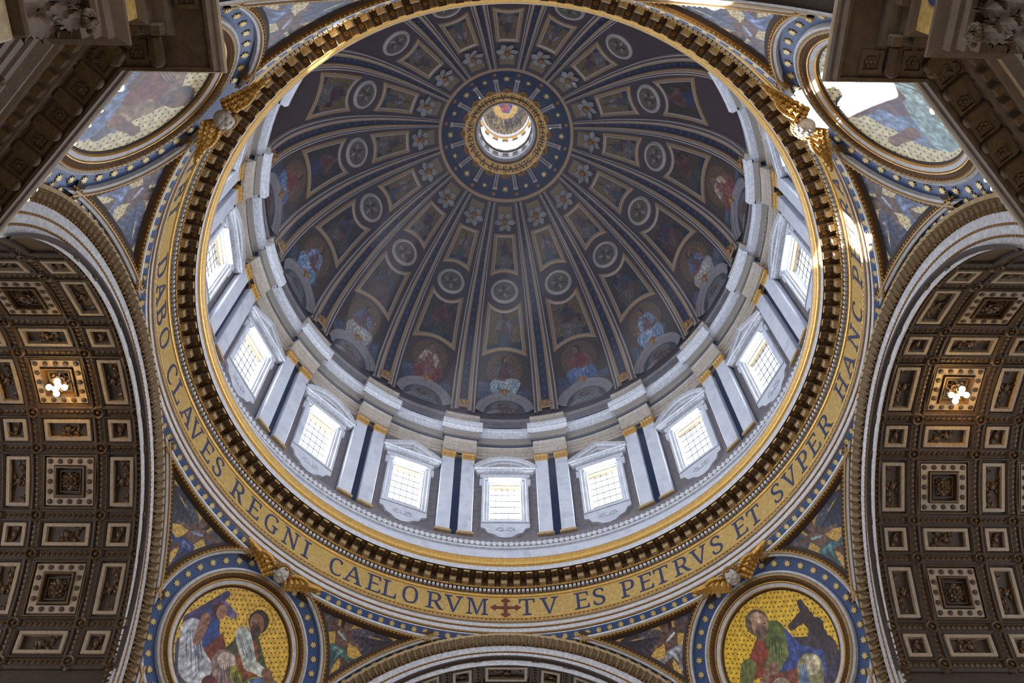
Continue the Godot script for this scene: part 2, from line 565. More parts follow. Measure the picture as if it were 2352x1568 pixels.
func build_letters(t: Node3D) -> void:
	var txt := "TIBI DABO CLAVES REGNI CAELORVM TV ES PETRVS ET SVPER HANC PETRAM"
	var az := [-124.5, -120.9, -117.0, -113.4, -103.6, -99.4, -95.2, -90.8, -84.3, -80.5, -76.0, -72.4, -68.1, -64.4, -58.4, -53.8, -49.5, -44.7, -41.0, -34.5, -30.6, -26.3, -23.1, -18.9, -14.1, -10.3, -5.6,
		4.1, 8.4, 14.9, 18.3, 24.1, 27.9, 31.2, 35.4, 39.4, 43.4, 49.1, 52.7, 58.9, 62.7, 66.9, 70.6, 74.8, 82.6, 87.2, 92.2, 96.7, 103.3, 107.4, 111.2, 115.4, 119.6, 124.3]
	var k := 0
	for ch in txt:
		if ch == " ":
			continue
		var xf := T(az[k], 20.67, 48.98)
		part(t, "letter_" + ch.to_lower(), letter_mesh(ch, 1.5, 0.04), M.letter_blue, xf.scaled_local(Vector3(0.86 if ch in "MNOCGH" else 0.95, 1.06, 1)))
		k += 1
	var cr := MB.new()
	var w := 0.1
	var arm := [Vector2(0.16, 0.12), Vector2(0.62, w), Vector2(0.74, 0.3), Vector2(0.86, 0.2), Vector2(1.1, 0), Vector2(0.86, -0.2), Vector2(0.74, -0.3), Vector2(0.62, -w), Vector2(0.16, -0.12)]
	var full := []
	for q in 4:
		for p in arm:
			var e: Vector2 = p * (Vector2(1.0, 1.0) if q % 2 == 0 else Vector2(0.88, 1.15))
			full.append(e.rotated(-q * PI / 2))
	prism(cr, full, 0.0, 0.05, T(-0.1, 20.68, 48.98))
	part(t, "cross", cr, M.porphyry, Transform3D.IDENTITY, "dark red cross between two words")

# ---------- the drum
func wall_patch(mb: MB, r: float, a0: float, a1: float, h0: float, h1: float, n := 4) -> void:
	rev(mb, [Vector2(r, h0), Vector2(r, h1)], a0, a1, n)

func rev_block(mb: MB, prof: Array, a0: float, a1: float, n: int, rback: float) -> void:   # a length of moulding with both ends closed
	rev(mb, prof, a0, a1, n)
	var poly := PackedVector2Array(prof)
	poly.append(Vector2(rback, prof[-1].y))
	poly.append(Vector2(rback, prof[0].y))
	var tr := Geometry2D.triangulate_polygon(poly)
	for e in [[a0, -1.0], [a1, 1.0]]:
		var a := deg_to_rad(e[0])
		var nn: Vector3 = Vector3(cos(a), 0, sin(a)) * e[1]
		for q in range(0, tr.size(), 3):
			mb.tri(V(a, poly[tr[q]].x, poly[tr[q]].y), V(a, poly[tr[q + 1]].x, poly[tr[q + 1]].y), V(a, poly[tr[q + 2]].x, poly[tr[q + 2]].y), nn, nn, nn)

func capital_mesh() -> MB:   # a gilded Corinthian capital, 1.2 wide and 1.85 high, its foot at 0
	var mb := MB.new()
	box(mb, Transform3D(Basis.IDENTITY, Vector3(0, 0.9, 0.26)), Vector3(0.98, 1.7, 0.46), 0.06)
	box(mb, Transform3D(Basis.IDENTITY, Vector3(0, 0.06, 0.3)), Vector3(1.16, 0.12, 0.6), 0.04)
	for row in 2:
		var nL := 4 if row == 0 else 3
		for i in nL:
			var x := (i - (nL - 1) * 0.5) * (0.3 if row == 0 else 0.36)
			leaf(mb, Transform3D(Basis.IDENTITY, Vector3(x, 0.12 + row * 0.42, 0.5)), 0.34, 0.62 + row * 0.1, 0.24 + row * 0.05, 0.09, 7, 0.35)
	for s in [-1.0, 1.0]:
		leaf(mb, Transform3D(Basis(Vector3.UP, s * 1.2), Vector3(s * 0.5, 0.12, 0.34)), 0.34, 0.7, 0.2, 0.08, 6, 0.3)
		leaf(mb, Transform3D(Basis(Vector3.UP, s * 0.75), Vector3(s * 0.46, 0.5, 0.42)), 0.3, 0.85, 0.34, 0.08, 6, 0.2)
		for q in 9:   # a volute at each corner
			var a := q * 0.75
			var r := 0.15 * (1.0 - q / 11.0)
			blob(mb, Vector3(s * (0.56 + r * cos(a) * 0.8), 1.46 + r * sin(a), 0.66), Vector3(0.055, 0.055, 0.06), 6, 4)
		leaf(mb, Transform3D(Basis(Vector3.BACK, s * 0.4), Vector3(s * 0.08, 0.9, 0.5)), 0.14, 0.75, 0.2, 0.06, 5)
	box(mb, Transform3D(Basis.IDENTITY, Vector3(0, 1.74, 0.34)), Vector3(1.36, 0.2, 0.72), 0.06)
	blob(mb, Vector3(0, 1.66, 0.72), Vector3(0.13, 0.12, 0.1), 7, 5)
	return mb

func build_drum() -> void:
	var w := thing("wall_drum", "round drum wall of pale marble with paired pilasters between bright windows", "wall", Transform3D.IDENTITY, "", "structure")
	var ped := [
		["pedestal", "marble", [Vector2(20.95, 52.58), Vector2(20.95, 53.0), Vector2(20.88, 53.05), Vector2(20.88, 55.42)]],
		["pedestal_lip", "white_stone", [Vector2(20.88, 55.42), Vector2(20.7, 55.46), Vector2(20.68, 55.6), Vector2(20.74, 55.66)]],
		["leaf_molding", "carved_stone", [Vector2(20.78, 55.66), Vector2(20.72, 55.8), Vector2(20.8, 56.0), Vector2(20.86, 56.12)]],
		["pedestal_cap", "white_stone", [Vector2(20.86, 56.12), Vector2(20.83, 56.16), Vector2(20.86, 56.28), Vector2(21.0, 56.34)]],
		["plinth", "grey_stone", [Vector2(21.0, 56.34), Vector2(21.02, 57.0), Vector2(21.55, 57.06)]],
	]
	for d in ped:
		var mb := MB.new()
		rev(mb, d[2], 0, 360, 128)
		part(w, d[0], mb, M[d[1]])
	var lf := MB.new()
	for i in 300:
		leaf(lf, T(i * 1.2, 20.74, 55.7), 0.3, 0.42, 0.1, 0.07, 4, 0.2)
	stuff(part(w, "leaf_row", lf, M.white_stone))
	# wall bays, pierced by the windows
	var A := 3.55
	var h0 := 59.8
	var h1 := 64.8
	for k in range(-7, 9):
		var c := k * 22.5
		var mb := MB.new()
		wall_patch(mb, 21.5, c - 7.3, c - A, 57.0, 69.0)
		wall_patch(mb, 21.5, c + A, c + 7.3, 57.0, 69.0)
		wall_patch(mb, 21.5, c - A, c + A, 57.0, h0)
		wall_patch(mb, 21.5, c - A, c + A, h1, 69.0)
		for s in [-1.0, 1.0]:
			var a := deg_to_rad(c + s * A)
			var tn: Vector3 = Vector3(cos(a), 0, sin(a)) * -s
			mb.flat(V(a, 21.5, h0), V(a, 22.2, h0), V(a, 22.2, h1), V(a, 21.5, h1), tn)
		var a0 := deg_to_rad(c - A)
		var a1 := deg_to_rad(c + A)
		mb.flat(V(a0, 21.5, h0), V(a1, 21.5, h0), V(a1, 22.2, h0), V(a0, 22.2, h0), Vector3.UP)
		mb.flat(V(a0, 21.5, h1), V(a1, 21.5, h1), V(a1, 22.2, h1), V(a0, 22.2, h1), Vector3.DOWN)
		# the outside of the bay, so that daylight enters through the window alone
		wall_patch(mb, 22.2, c - 11.25, c - A, 45.0, 74.5)
		wall_patch(mb, 22.2, c + A, c + 11.25, 45.0, 74.5)
		wall_patch(mb, 22.2, c - A, c + A, 45.0, h0)
		wall_patch(mb, 22.2, c - A, c + A, h1, 74.5)
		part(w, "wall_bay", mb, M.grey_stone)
		var nb := MB.new()
		wall_patch(nb, 21.42, c + 7.2, c + 15.3, 57.0, 69.4, 6)
		part(w, "marble_strip", nb, M.blue_marble, Transform3D.IDENTITY, "dark blue marble strip between two pilasters")
	# pilasters
	var sh := MB.new()
	box(sh, Transform3D(Basis.IDENTITY, Vector3(0, 5.3, 0.28)), Vector3(1.12, 9.9, 0.6), 0.04)
	var ba := MB.new()
	box(ba, Transform3D(Basis.IDENTITY, Vector3(0, 0.1, 0.34)), Vector3(1.36, 0.2, 0.8), 0.03)
	box(ba, Transform3D(Basis.IDENTITY, Vector3(0, 0.29, 0.32)), Vector3(1.26, 0.16, 0.72), 0.06)
	var shm := sh.mesh()
	var bam := ba.mesh()
	var cpm := capital_mesh().mesh()
	for k in 16:
		for s in [-2.42, 2.42]:
			var p := part(w, "pilaster", shm, M.marble, T(k * 22.5 + 11.25 + s, 21.5, 57.05))
			part(p, "base", bam, M.gilt_stone)
			part(p, "capital", cpm, M.gold, Transform3D(Basis.IDENTITY, Vector3(0, 10.22, 0.06)), "gilded leafy capital")
	# the entablature over them, breaking forward over each pair
	var e := thing("trim_2", "pale stone entablature breaking forward over each pair of drum pilasters", "cornice", Transform3D.IDENTITY, "", "structure")
	var lay := [
		["architrave", "warm_stone", [Vector2(21.5, 68.2), Vector2(21.24, 68.22), Vector2(21.22, 68.52), Vector2(21.12, 68.56), Vector2(21.1, 68.88), Vector2(20.99, 68.92), Vector2(20.97, 69.2), Vector2(20.86, 69.26), Vector2(20.8, 69.36), Vector2(20.8, 69.44)]],
		["entablature_frieze", "blue_marble", [Vector2(20.8, 69.44), Vector2(21.08, 69.46), Vector2(21.08, 70.1)]],
		["ornament_band", "carved_stone", [Vector2(21.08, 70.1), Vector2(20.92, 70.12), Vector2(20.8, 70.3), Vector2(20.6, 70.42), Vector2(20.52, 70.46)]],
		["cornice", "white_stone", [Vector2(20.52, 70.46), Vector2(20.1, 70.5), Vector2(20.06, 70.5), Vector2(20.05, 70.82), Vector2(20.0, 70.85), Vector2(19.94, 71.2), Vector2(20.5, 71.3), Vector2(21.2, 71.34)]],
	]
	for d in lay:
		var mb := MB.new()
		rev(mb, d[2], 0, 360, 128)
		part(e, d[0], mb, M[d[1]])
	var bms := []
	var half := [4.15, 4.05, 4.6, 5.3]
	for q in 4:
		var pr := []
		for p in lay[q][2]:
			pr.append(p - Vector2(0.58, 0) if p.x < 21.1 or q < 3 else p)
		var mb := MB.new()
		rev_block(mb, pr, -half[q], half[q], 6, 21.3)
		bms.append(mb.mesh())
	var ornm := MB.new()
	for i in 24:
		leaf(ornm, T(-4.3 + i * 8.6 / 23.0, 20.32, 70.12), 0.16, 0.34, 0.2, 0.05, 3)
	var orn := ornm.mesh()
	for k in 16:
		var c := k * 22.5 + 11.25
		var b := Node3D.new()
		b.name = "entablature_break"
		b.transform = Transform3D(Basis(Vector3.UP, -deg_to_rad(c)), Vector3.ZERO)
		e.add_child(b, true)
		for q in 4:
			part(b, lay[q][0], bms[q], M[lay[q][1]])
		stuff(part(b, "leaf_row", orn, M.warm_stone))
	var orr := MB.new()
	for i in 330:
		leaf(orr, T(i * 360.0 / 330, 20.9, 70.12), 0.24, 0.34, 0.22, 0.06, 3)
	stuff(part(e, "leaf_row", orr, M.warm_stone))
	# attic below the dome
	var at := thing("trim_3", "low attic band with dark panels between drum cornice and painted dome", "wall", Transform3D.IDENTITY, "", "structure")
	var am := MB.new()
	rev(am, [Vector2(21.0, 71.3), Vector2(20.7, 71.5), Vector2(20.7, 72.9), Vector2(20.3, 73.0), Vector2(20.2, 73.2), Vector2(20.28, 73.3), Vector2(20.3, 73.5), Vector2(20.6, 73.6), Vector2(21.0, 73.65)], 0, 360, 128)
	part(at, "attic_molding", am, M.grey_stone)
	for k in 16:
		var pm := MB.new()
		rev_block(pm, [Vector2(20.68, 71.75), Vector2(20.66, 71.8), Vector2(20.66, 72.6), Vector2(20.68, 72.65)], -4.4, 4.4, 6, 20.75)
		part(at, "attic_panel", pm, M.blue_marble, Transform3D(Basis(Vector3.UP, -deg_to_rad(k * 22.5)), Vector3.ZERO))
		var bm := MB.new()
		rev_block(bm, [Vector2(20.7, 71.5), Vector2(20.35, 71.5), Vector2(20.35, 72.85), Vector2(20.05, 72.95), Vector2(19.95, 73.2), Vector2(20.05, 73.45), Vector2(20.5, 73.5)], -4.6, 4.6, 6, 21.0)
		part(at, "attic_break", bm, M.warm_stone, Transform3D(Basis(Vector3.UP, -deg_to_rad(k * 22.5 + 11.25)), Vector3.ZERO))

func build_window(k: int, n: int) -> void:
	var seg := absi(k) % 2 == 0
	var where := "middle drum window straight above the dark red cross" if k == 0 else "%s drum window to the %s of the middle one" % [["", "first", "second", "third", "fourth", "fifth", "sixth", "seventh", "eighth"][absi(k)], "right" if k > 0 else "left"]
	var t := thing("window_%d" % n, "%s, under a %s pediment" % [where, "curved" if seg else "pointed"], "window", T(k * 22.5, 21.5, 59.85), "", "structure")
	var f := MB.new()
	var up := [Vector3.BACK, Vector3.BACK, Vector3.BACK, Vector3.BACK]
	var pts := [Vector3(-1.33, -0.05, 0), Vector3(1.33, -0.05, 0), Vector3(1.33, 4.93, 0), Vector3(-1.33, 4.93, 0)]
	sweep(f, pts, up, [Vector2(0, -0.6), Vector2(0, 0.1), Vector2(0.16, 0.12), Vector2(0.18, 0.2), Vector2(0.4, 0.22), Vector2(0.44, 0.34), Vector2(0.62, 0.36), Vector2(0.66, 0.0)], true)
	box(f, Transform3D(Basis.IDENTITY, Vector3(-2.05, 4.9, 0.14)), Vector3(0.3, 0.9, 0.36), 0.03)
	box(f, Transform3D(Basis.IDENTITY, Vector3(2.05, 4.9, 0.14)), Vector3(0.3, 0.9, 0.36), 0.03)
	part(t, "frame", f, M.marble)
	var ln := MB.new()
	box(ln, Transform3D(Basis.IDENTITY, Vector3(0, 5.25, 0.3)), Vector3(2.9, 0.16, 0.5), 0.03)
	box(ln, Transform3D(Basis.IDENTITY, Vector3(0, 5.75, 0.16)), Vector3(4.3, 0.5, 0.36), 0.03)
	part(t, "lintel", ln, M.white_stone)
	var g := MB.new()
	box(g, Transform3D(Basis.IDENTITY, Vector3(0, 4.82, -0.22)), Vector3(2.62, 0.12, 0.3), 0.02)
	part(t, "soffit_glint_strip", g, M.bright_gold)  # gold bar painting the reflection seen on the soffit under the lintel
	# pediment
	var pd := MB.new()
	box(pd, Transform3D(Basis.IDENTITY, Vector3(0, 6.12, 0.34)), Vector3(5.0, 0.16, 0.72), 0.03)
	box(pd, Transform3D(Basis.IDENTITY, Vector3(0, 6.3, 0.42)), Vector3(5.3, 0.18, 0.9), 0.04)
	var path := []
	var ups := []
	if seg:
		for i in 17:
			var a := lerpf(-1.0, 1.0, i / 16.0)
			path.append(Vector3(2.62 * sin(a * 0.95) / sin(0.95), 6.44 + 1.36 * (cos(a * 0.95) - cos(0.95)) / (1.0 - cos(0.95)), 0))
			ups.append(Vector3.BACK)
	else:
		path = [Vector3(-2.62, 6.44, 0), Vector3(0, 7.85, 0), Vector3(2.62, 6.44, 0)]
		ups = [Vector3.BACK, Vector3.BACK, Vector3.BACK]
	sweep(pd, path, ups, [Vector2(-0.22, 0), Vector2(-0.22, 0.85), Vector2(-0.08, 0.9), Vector2(-0.06, 0.7), Vector2(0.1, 0.62), Vector2(0.12, 0.4), Vector2(0.24, 0.36), Vector2(0.24, 0.0)])
	part(t, "pediment", pd, M.white_stone)
	var ty := MB.new()
	var tp := []
	for p in path:
		tp.append(Vector2(p.x, p.y))
	prism(ty, tp, 0.0, 0.16)
	part(t, "tympanum", ty, M.warm_stone)
	# scrolled apron
	var ap := MB.new()
	var half := [Vector2(1.98, -0.72), Vector2(1.98, -1.25), Vector2(1.6, -1.4), Vector2(1.35, -1.9), Vector2(0.9, -2.1), Vector2(0.5, -2.45), Vector2(0, -2.55)]
	var poly := []
	for p in half:
		poly.append(p)
	for i in range(half.size() - 2, -1, -1):
		poly.append(Vector2(-half[i].x, half[i].y))
	prism(ap, poly, 0.0, 0.3, Transform3D.IDENTITY, 0.05)
	for s in [-1.0, 1.0]:
		for q in 10:
			var a := q * 0.7
			blob(ap, Vector3(s * (0.42 + 0.3 * (1 - q / 12.0) * cos(a)), -1.55 + 0.3 * (1 - q / 12.0) * sin(a), 0.32), Vector3(0.1, 0.1, 0.07), 6, 4)
	blob(ap, Vector3(0, -1.5, 0.32), Vector3(0.2, 0.3, 0.12), 8, 6)
	part(t, "apron", ap, M.marble)
	var gl := MB.new()   # carved swag over the pediment
	for i in 15:
		var x := -2.3 + i * 4.6 / 14.0
		var sag := absf(sin(x * 1.36))
		blob(gl, Vector3(x, 8.0 - 0.25 * (1.0 - sag), 0.12), Vector3(0.22, 0.18 + 0.12 * sag, 0.16), 7, 5)
	part(t, "swag", gl, M.grey_stone)
	# glazing: 5 by 6 leaded panes
	var ps := MB.new()
	box(ps, Transform3D.IDENTITY, Vector3(0.5, 0.79, 0.012))
	var pm := ps.mesh()
	var bars := MB.new()
	for i in 4:
		box(bars, Transform3D(Basis.IDENTITY, Vector3(-0.786 + i * 0.524, 2.45, -0.52)), Vector3(0.035, 4.9, 0.05))
	for j in 5:
		box(bars, Transform3D(Basis.IDENTITY, Vector3(0, 0.82 + j * 0.815, -0.52)), Vector3(2.62, 0.03, 0.05))
	part(t, "glazing_bars", bars, M.lead)
	for i in 5:
		for j in 6:
			part(t, "pane", pm, M.glass, Transform3D(Basis.IDENTITY, Vector3(-1.048 + i * 0.524, 0.41 + j * 0.815, -0.52)))

# ---------- the dome
func rebase(mb: MB, xf: Transform3D) -> MB:
	var inv := xf.affine_inverse()
	for i in mb.v.size():
		mb.v[i] = inv * mb.v[i]
		mb.n[i] = inv.basis * mb.n[i]
	return mb

func dome_strip(mb: MB, prof: Array, s0: float, s1: float, n: int) -> void:   # profile of (degrees, offset)
	for i in n:
		var sa := lerpf(s0, s1, float(i) / n)
		var sb := lerpf(s0, s1, float(i + 1) / n)
		for j in prof.size() - 1:
			var A: Vector2 = prof[j]
			var B: Vector2 = prof[j + 1]
			var p := dome_at(A.x, sa, A.y)
			var q := dome_at(B.x, sa, B.y)
			var r := dome_at(B.x, sb, B.y)
			var t := dome_at(A.x, sb, A.y)
			var nn: Vector3 = (q[0] - p[0]).cross(t[0] - p[0]).normalized()
			if nn.dot(p[1]) < 0.0:
				nn = -nn
			if absf(nn.dot(p[1])) < 0.2:
				var out := 1.0 if (B.y - A.y) * 1.0 < 0.0 else -1.0
				var east := Vector3(cos(deg_to_rad(A.x)), 0, sin(deg_to_rad(A.x)))
				if nn.dot(east) * out < 0.0:
					nn = -nn
			mb.flat(p[0], q[0], r[0], t[0], nn)

func dome_path(chart: Array, off := 0.0) -> Array:   # chart points (degrees, arc) -> [points, normals]
	var p := []
	var u := []
	for c in chart:
		var d := dome_at(c.x, c.y, off)
		p.append(d[0])
		u.append(d[1])
	return [p, u]

func panel_outline(hw0: float, hw1: float, s0: float, s1: float, bow0: float, bow1: float) -> Array:   # bottom edge bows by bow0, top edge by bow1
	var o := []
	for i in 9:
		var f := lerpf(-1, 1, i / 8.0)
		o.append(Vector2(f * hw0, s0 + bow0 * (1.0 - f * f)))
	for i in range(1, 5):
		o.append(Vector2(lerpf(hw0, hw1, i / 5.0), lerpf(s0, s1, i / 5.0)))
	for i in 9:
		var f := lerpf(1, -1, i / 8.0)
		o.append(Vector2(f * hw1, s1 + bow1 * (1.0 - f * f)))
	for i in range(1, 5):
		o.append(Vector2(-lerpf(hw1, hw0, i / 5.0), lerpf(s1, s0, i / 5.0)))
	return o

func chart_fill(outline: Array, off: float, xf: Transform3D) -> MB:
	var mb := MB.new()
	var po := PackedVector2Array(outline)
	var bb := Rect2(po[0], Vector2.ZERO)
	for p in po:
		bb = bb.expand(p)
	fill(mb, po, 2.0, func(p): return dome_at(p.x, p.y, off), Rect2(0, 0, 1, 1), bb)
	return rebase(mb, xf)

func framed(chart: Array, xf: Transform3D, prof: Array, off := 0.0) -> MB:
	var mb := MB.new()
	var d := dome_path(chart, off)
	sweep(mb, d[0], d[1], prof, true)
	return rebase(mb, xf)

func seg_words(k: int) -> String:   # where a dome segment lies
	if k == 0:
		return "segment straight above the middle window"
	if k == 8:
		return "segment at the photo's top centre"
	return "%s segment %s of the middle window's" % [["", "first", "second", "third", "fourth", "fifth", "sixth", "seventh"][absi(k)], "right" if k > 0 else "left"]

func mask_mesh() -> MB:   # a small gilded face amid leaves, about 0.9 across
	var m := MB.new()
	blob(m, Vector3(0, 0.05, 0.16), Vector3(0.24, 0.3, 0.22), 10, 8)
	blob(m, Vector3(0, 0.02, 0.38), Vector3(0.05, 0.1, 0.06), 6, 5)
	for s in [-1.0, 1.0]:
		blob(m, Vector3(s * 0.1, -0.06, 0.34), Vector3(0.07, 0.05, 0.04), 6, 4)
		blob(m, Vector3(s * 0.28, 0.16, 0.14), Vector3(0.16, 0.13, 0.14), 7, 5)
		leaf(m, Transform3D(Basis(Vector3.BACK, -s * 1.25), Vector3(s * 0.12, -0.08, 0.06)), 0.26, 0.5, 0.14, 0.08, 5, 0.3)
	for i in 5:
		blob(m, Vector3((i - 2) * 0.11, 0.33 - 0.03 * absf(i - 2.0), 0.18), Vector3(0.09, 0.09, 0.12), 6, 5)
	blob(m, Vector3(0, -0.3, 0.14), Vector3(0.13, 0.14, 0.12), 7, 5)
	return m

func build_dome() -> void:
	var t := thing("ceiling_dome", "great painted dome with sixteen segments parted by dark blue ribs", "dome", Transform3D.IDENTITY, "", "structure")
	var mb := MB.new()
	var pr := []
	var L := (DP.size() - 1) * DS
	for i in 49:
		var f := dome_at(0, L * i / 48.0)
		pr.append(Vector2(-f[0].z, f[0].y))
	rev(mb, pr, 0, 360, 128, true)
	part(t, "dome_field", mb, M.dome_field)
	# an outer skin keeps the sky out
	var sk := MB.new()
	var so := []
	for p in pr:
		so.append(p + Vector2(1.6, 0.9))
	rev(sk, so, 0, 360, 48, true)
	part(t, "dome_skin", sk, M.dome_field)
	var top := L - 0.3
	var bl := MB.new()
	dome_strip(bl, [Vector2(-1.25, 0.06), Vector2(1.25, 0.06)], 2.6, top, 40)
	var gi := MB.new()
	var wh := MB.new()
	var dk := MB.new()
	for s in [-1.0, 1.0]:
		var o := func(a): return a if s > 0 else [a[3], a[2], a[1], a[0]]
		dome_strip(gi, o.call([Vector2(s * 1.15, 0.06), Vector2(s * 1.15, 0.3), Vector2(s * 1.85, 0.3), Vector2(s * 1.85, 0.2)]), 1.0, top, 40)
		dome_strip(wh, o.call([Vector2(s * 1.83, 0.2), Vector2(s * 1.86, 0.36), Vector2(s * 2.24, 0.36), Vector2(s * 2.28, 0.15)]), 0.9, top, 40)
		dome_strip(dk, o.call([Vector2(s * 2.26, 0.15), Vector2(s * 2.3, 0.17), Vector2(s * 2.82, 0.17), Vector2(s * 2.86, 0.1)]), 0.9, top, 40)
		dome_strip(wh, o.call([Vector2(s * 2.84, 0.1), Vector2(s * 2.88, 0.26), Vector2(s * 3.22, 0.26), Vector2(s * 3.28, 0.0)]), 0.9, top, 40)
	var st := MB.new()
	for i in 20:
		var s := 3.9 + i * 1.28
		prism(st, star_poly(0.17 * dome_r(s) / 20.0 + 0.06, 6), 0.0, 0.03, dome_xf(0, s, 0.062))
	var blm := bl.mesh()
	var gim := gi.mesh()
	var whm := wh.mesh()
	var dkm := dk.mesh()
	var stm := st.mesh()
	for k in 16:
		var c := k * 22.5 + 11.25
		var rib := Node3D.new()
		rib.name = "rib"
		rib.transform = Transform3D(Basis(Vector3.UP, -deg_to_rad(c)), Vector3.ZERO)
		t.add_child(rib, true)
		part(rib, "blue_band", blm, M.dome_blue)
		part(rib, "gilt_edging", gim, M.dome_gilt)
		part(rib, "pale_molding", whm, M.dome_stripe)
		part(rib, "dark_fillet", dkm, M.rib_brown)
		stuff(part(rib, "stars", stm, M.dull_gold))
	# what each segment carries; local meshes are shared by all segments
	var ss := 27.7
	var x0 := dome_xf(0, ss)
	var upo := panel_outline(5.3, 5.1, 21.75, 26.1, 0.35, 0.0)
	var x1 := dome_xf(0, 23.8)
	var x2 := dome_xf(0, 19.45)
	var lowo := panel_outline(6.2, 5.6, 10.95, 17.5, 0.75, -0.75)
	var x3 := dome_xf(0, 14.2)
	var gilt_p := [Vector2(-0.02, 0.0), Vector2(0.0, 0.16), Vector2(0.1, 0.2), Vector2(0.24, 0.14), Vector2(0.3, 0.0)]
	var pale_p := [Vector2(-0.16, 0.0), Vector2(-0.14, 0.14), Vector2(-0.03, 0.18), Vector2(0.0, 0.0)]
	var f_up := framed(upo, x1, gilt_p).mesh()
	var i_up := framed(upo, x1, pale_p).mesh()
	var p_up := chart_fill(upo, 0.05, x1).mesh()
	var f_lo := framed(lowo, x3, gilt_p).mesh()
	var i_lo := framed(lowo, x3, pale_p).mesh()
	var p_lo := chart_fill(lowo, 0.05, x3).mesh()
	var cir := []
	for i in 36:
		var a := TAU * i / 36
		cir.append(Vector2(rad_to_deg(1.2 * cos(a) / 15.3), 19.45 + 1.2 * sin(a)))
	var f_me := framed(cir, x2, [Vector2(-0.02, 0.0), Vector2(0.0, 0.2), Vector2(0.12, 0.26), Vector2(0.2, 0.16), Vector2(0.3, 0.12), Vector2(0.34, 0.0)]).mesh()
	var p_me := chart_fill(cir, 0.05, x2).mesh()
	# seated figures in the foot of the segment, down to the lunette
	var sx := dome_xf(0, 7.5)
	var fo := []
	var W := 7.6
	for i in 17:
		var f := lerpf(-1, 1, i / 16.0)
		fo.append(Vector2(f * W, 2.3 + 2.3 * sqrt(maxf(0.0, 1.0 - f * f * 0.99))))
	for i in 9:
		var f := lerpf(1, -1, i / 8.0)
		fo.append(Vector2(f * (W - 0.6), 10.3 + 0.75 * (1.0 - f * f)))
	var p_fig := chart_fill(fo, 0.04, sx).mesh()
	# lunette
	var lx := dome_xf(0, 1.2)
	var arc := []
	for i in 25:
		var a := PI * i / 24.0
		arc.append(Vector2(7.6 * cos(a), 1.2 + 3.05 * sin(a)))
	var ld := dome_path(arc, 0.0)
	var lm := MB.new()
	sweep(lm, ld[0], ld[1], [Vector2(-0.72, 0.1), Vector2(-0.7, 0.22), Vector2(-0.3, 0.26), Vector2(-0.28, 0.34), Vector2(-0.05, 0.4), Vector2(0.0, 0.5), Vector2(0.12, 0.5), Vector2(0.14, 0.0)])
	var f_lu := rebase(lm, lx).mesh()
	var lin := []
	for p in arc:
		lin.append(Vector2(p.x * 0.8, 1.2 + (p.y - 1.2) * 0.82))
	var p_lu := chart_fill(lin, 0.06, lx).mesh()
	# seraph: head and three pairs of wings
	var hm := MB.new()
	blob(hm, Vector3(0, 0.06, 0.3), Vector3(0.26, 0.31, 0.26), 12, 9)
	blob(hm, Vector3(0, -0.02, 0.55), Vector3(0.05, 0.09, 0.07), 6, 5)
	for s in [-1.0, 1.0]:
		blob(hm, Vector3(s * 0.13, -0.07, 0.48), Vector3(0.09, 0.08, 0.06), 6, 5)
		blob(hm, Vector3(s * 0.25, 0.02, 0.3), Vector3(0.05, 0.08, 0.06), 6, 5)
	for i in 9:
		var a := PI * i / 8.0
		blob(hm, Vector3(cos(a) * 0.29, 0.12 + sin(a) * 0.26, 0.26), Vector3(0.1, 0.1, 0.13), 7, 5)
	blob(hm, Vector3(0, -0.42, 0.12), Vector3(0.32, 0.2, 0.14), 9, 5)
	var wg := MB.new()
	for i in 6:   # feathers of one wing, growing along +y
		leaf(wg, Transform3D(Basis(Vector3.BACK, (i - 2.0) * 0.13), Vector3((2 - i) * 0.035, 0, 0.05 + 0.015 * i)), 0.26, 0.66 - 0.05 * absf(i - 2.0), 0.14, 0.06, 4)
	var hmm := hm.mesh()
	var wgm := wg.mesh()
	var mk := mask_mesh().mesh()
	var s_gr := chart_fill(panel_outline(5.6, 5.6, 27.6, 29.55, 0.0, 0.0), 0.05, dome_xf(0, ss, 0.12)).mesh()
	for k in range(-7, 9):
		var turn := Transform3D(Basis(Vector3.UP, -deg_to_rad(k * 22.5)), Vector3.ZERO)
		var w := seg_words(k)
		var o := thing("seraph_relief", "gilded seraph head with grey wings atop the %s" % w, "relief", turn * dome_xf(0, ss, 0.12), "seraphs round the dome's eye")
		part(o, "head", hmm, M.old_gold)
		part(o, "gilt_ground", s_gr, M.seraph_ground)
		for a in [[-0.5, 0.15], [0.5, 0.15], [1.75, 0.05], [-1.75, 0.05], [2.65, -0.2], [-2.65, -0.2]]:
			part(o, "wing", wgm, M.wing_grey, Transform3D(Basis(Vector3.BACK, a[0]) * Basis.from_scale(Vector3(0.95, 1.5, 1)), Vector3(-sin(a[0]) * 0.2, a[1], 0.02)))
		var pu := thing("upper_painting", "tapered upper painting of a robed figure in the %s" % w, "painting", turn * x1, "tapered upper paintings of the dome")
		part(pu, "picture", p_up, tile_mat((k + 7) * 3 % 6))
		part(pu, "gilt_frame", f_up, M.dome_gilt)
		part(pu, "pale_border", i_up, M.dome_stripe)
		if absi(k) <= 7:
			var me := thing("round_painting", "round painted medallion with pale rim in the %s" % w, "painting", turn * x2, "round medallions of the dome")
			part(me, "picture", p_me, tile_mat(12 + absi(k) % 2))
			part(me, "rim", f_me, M.dome_stripe)
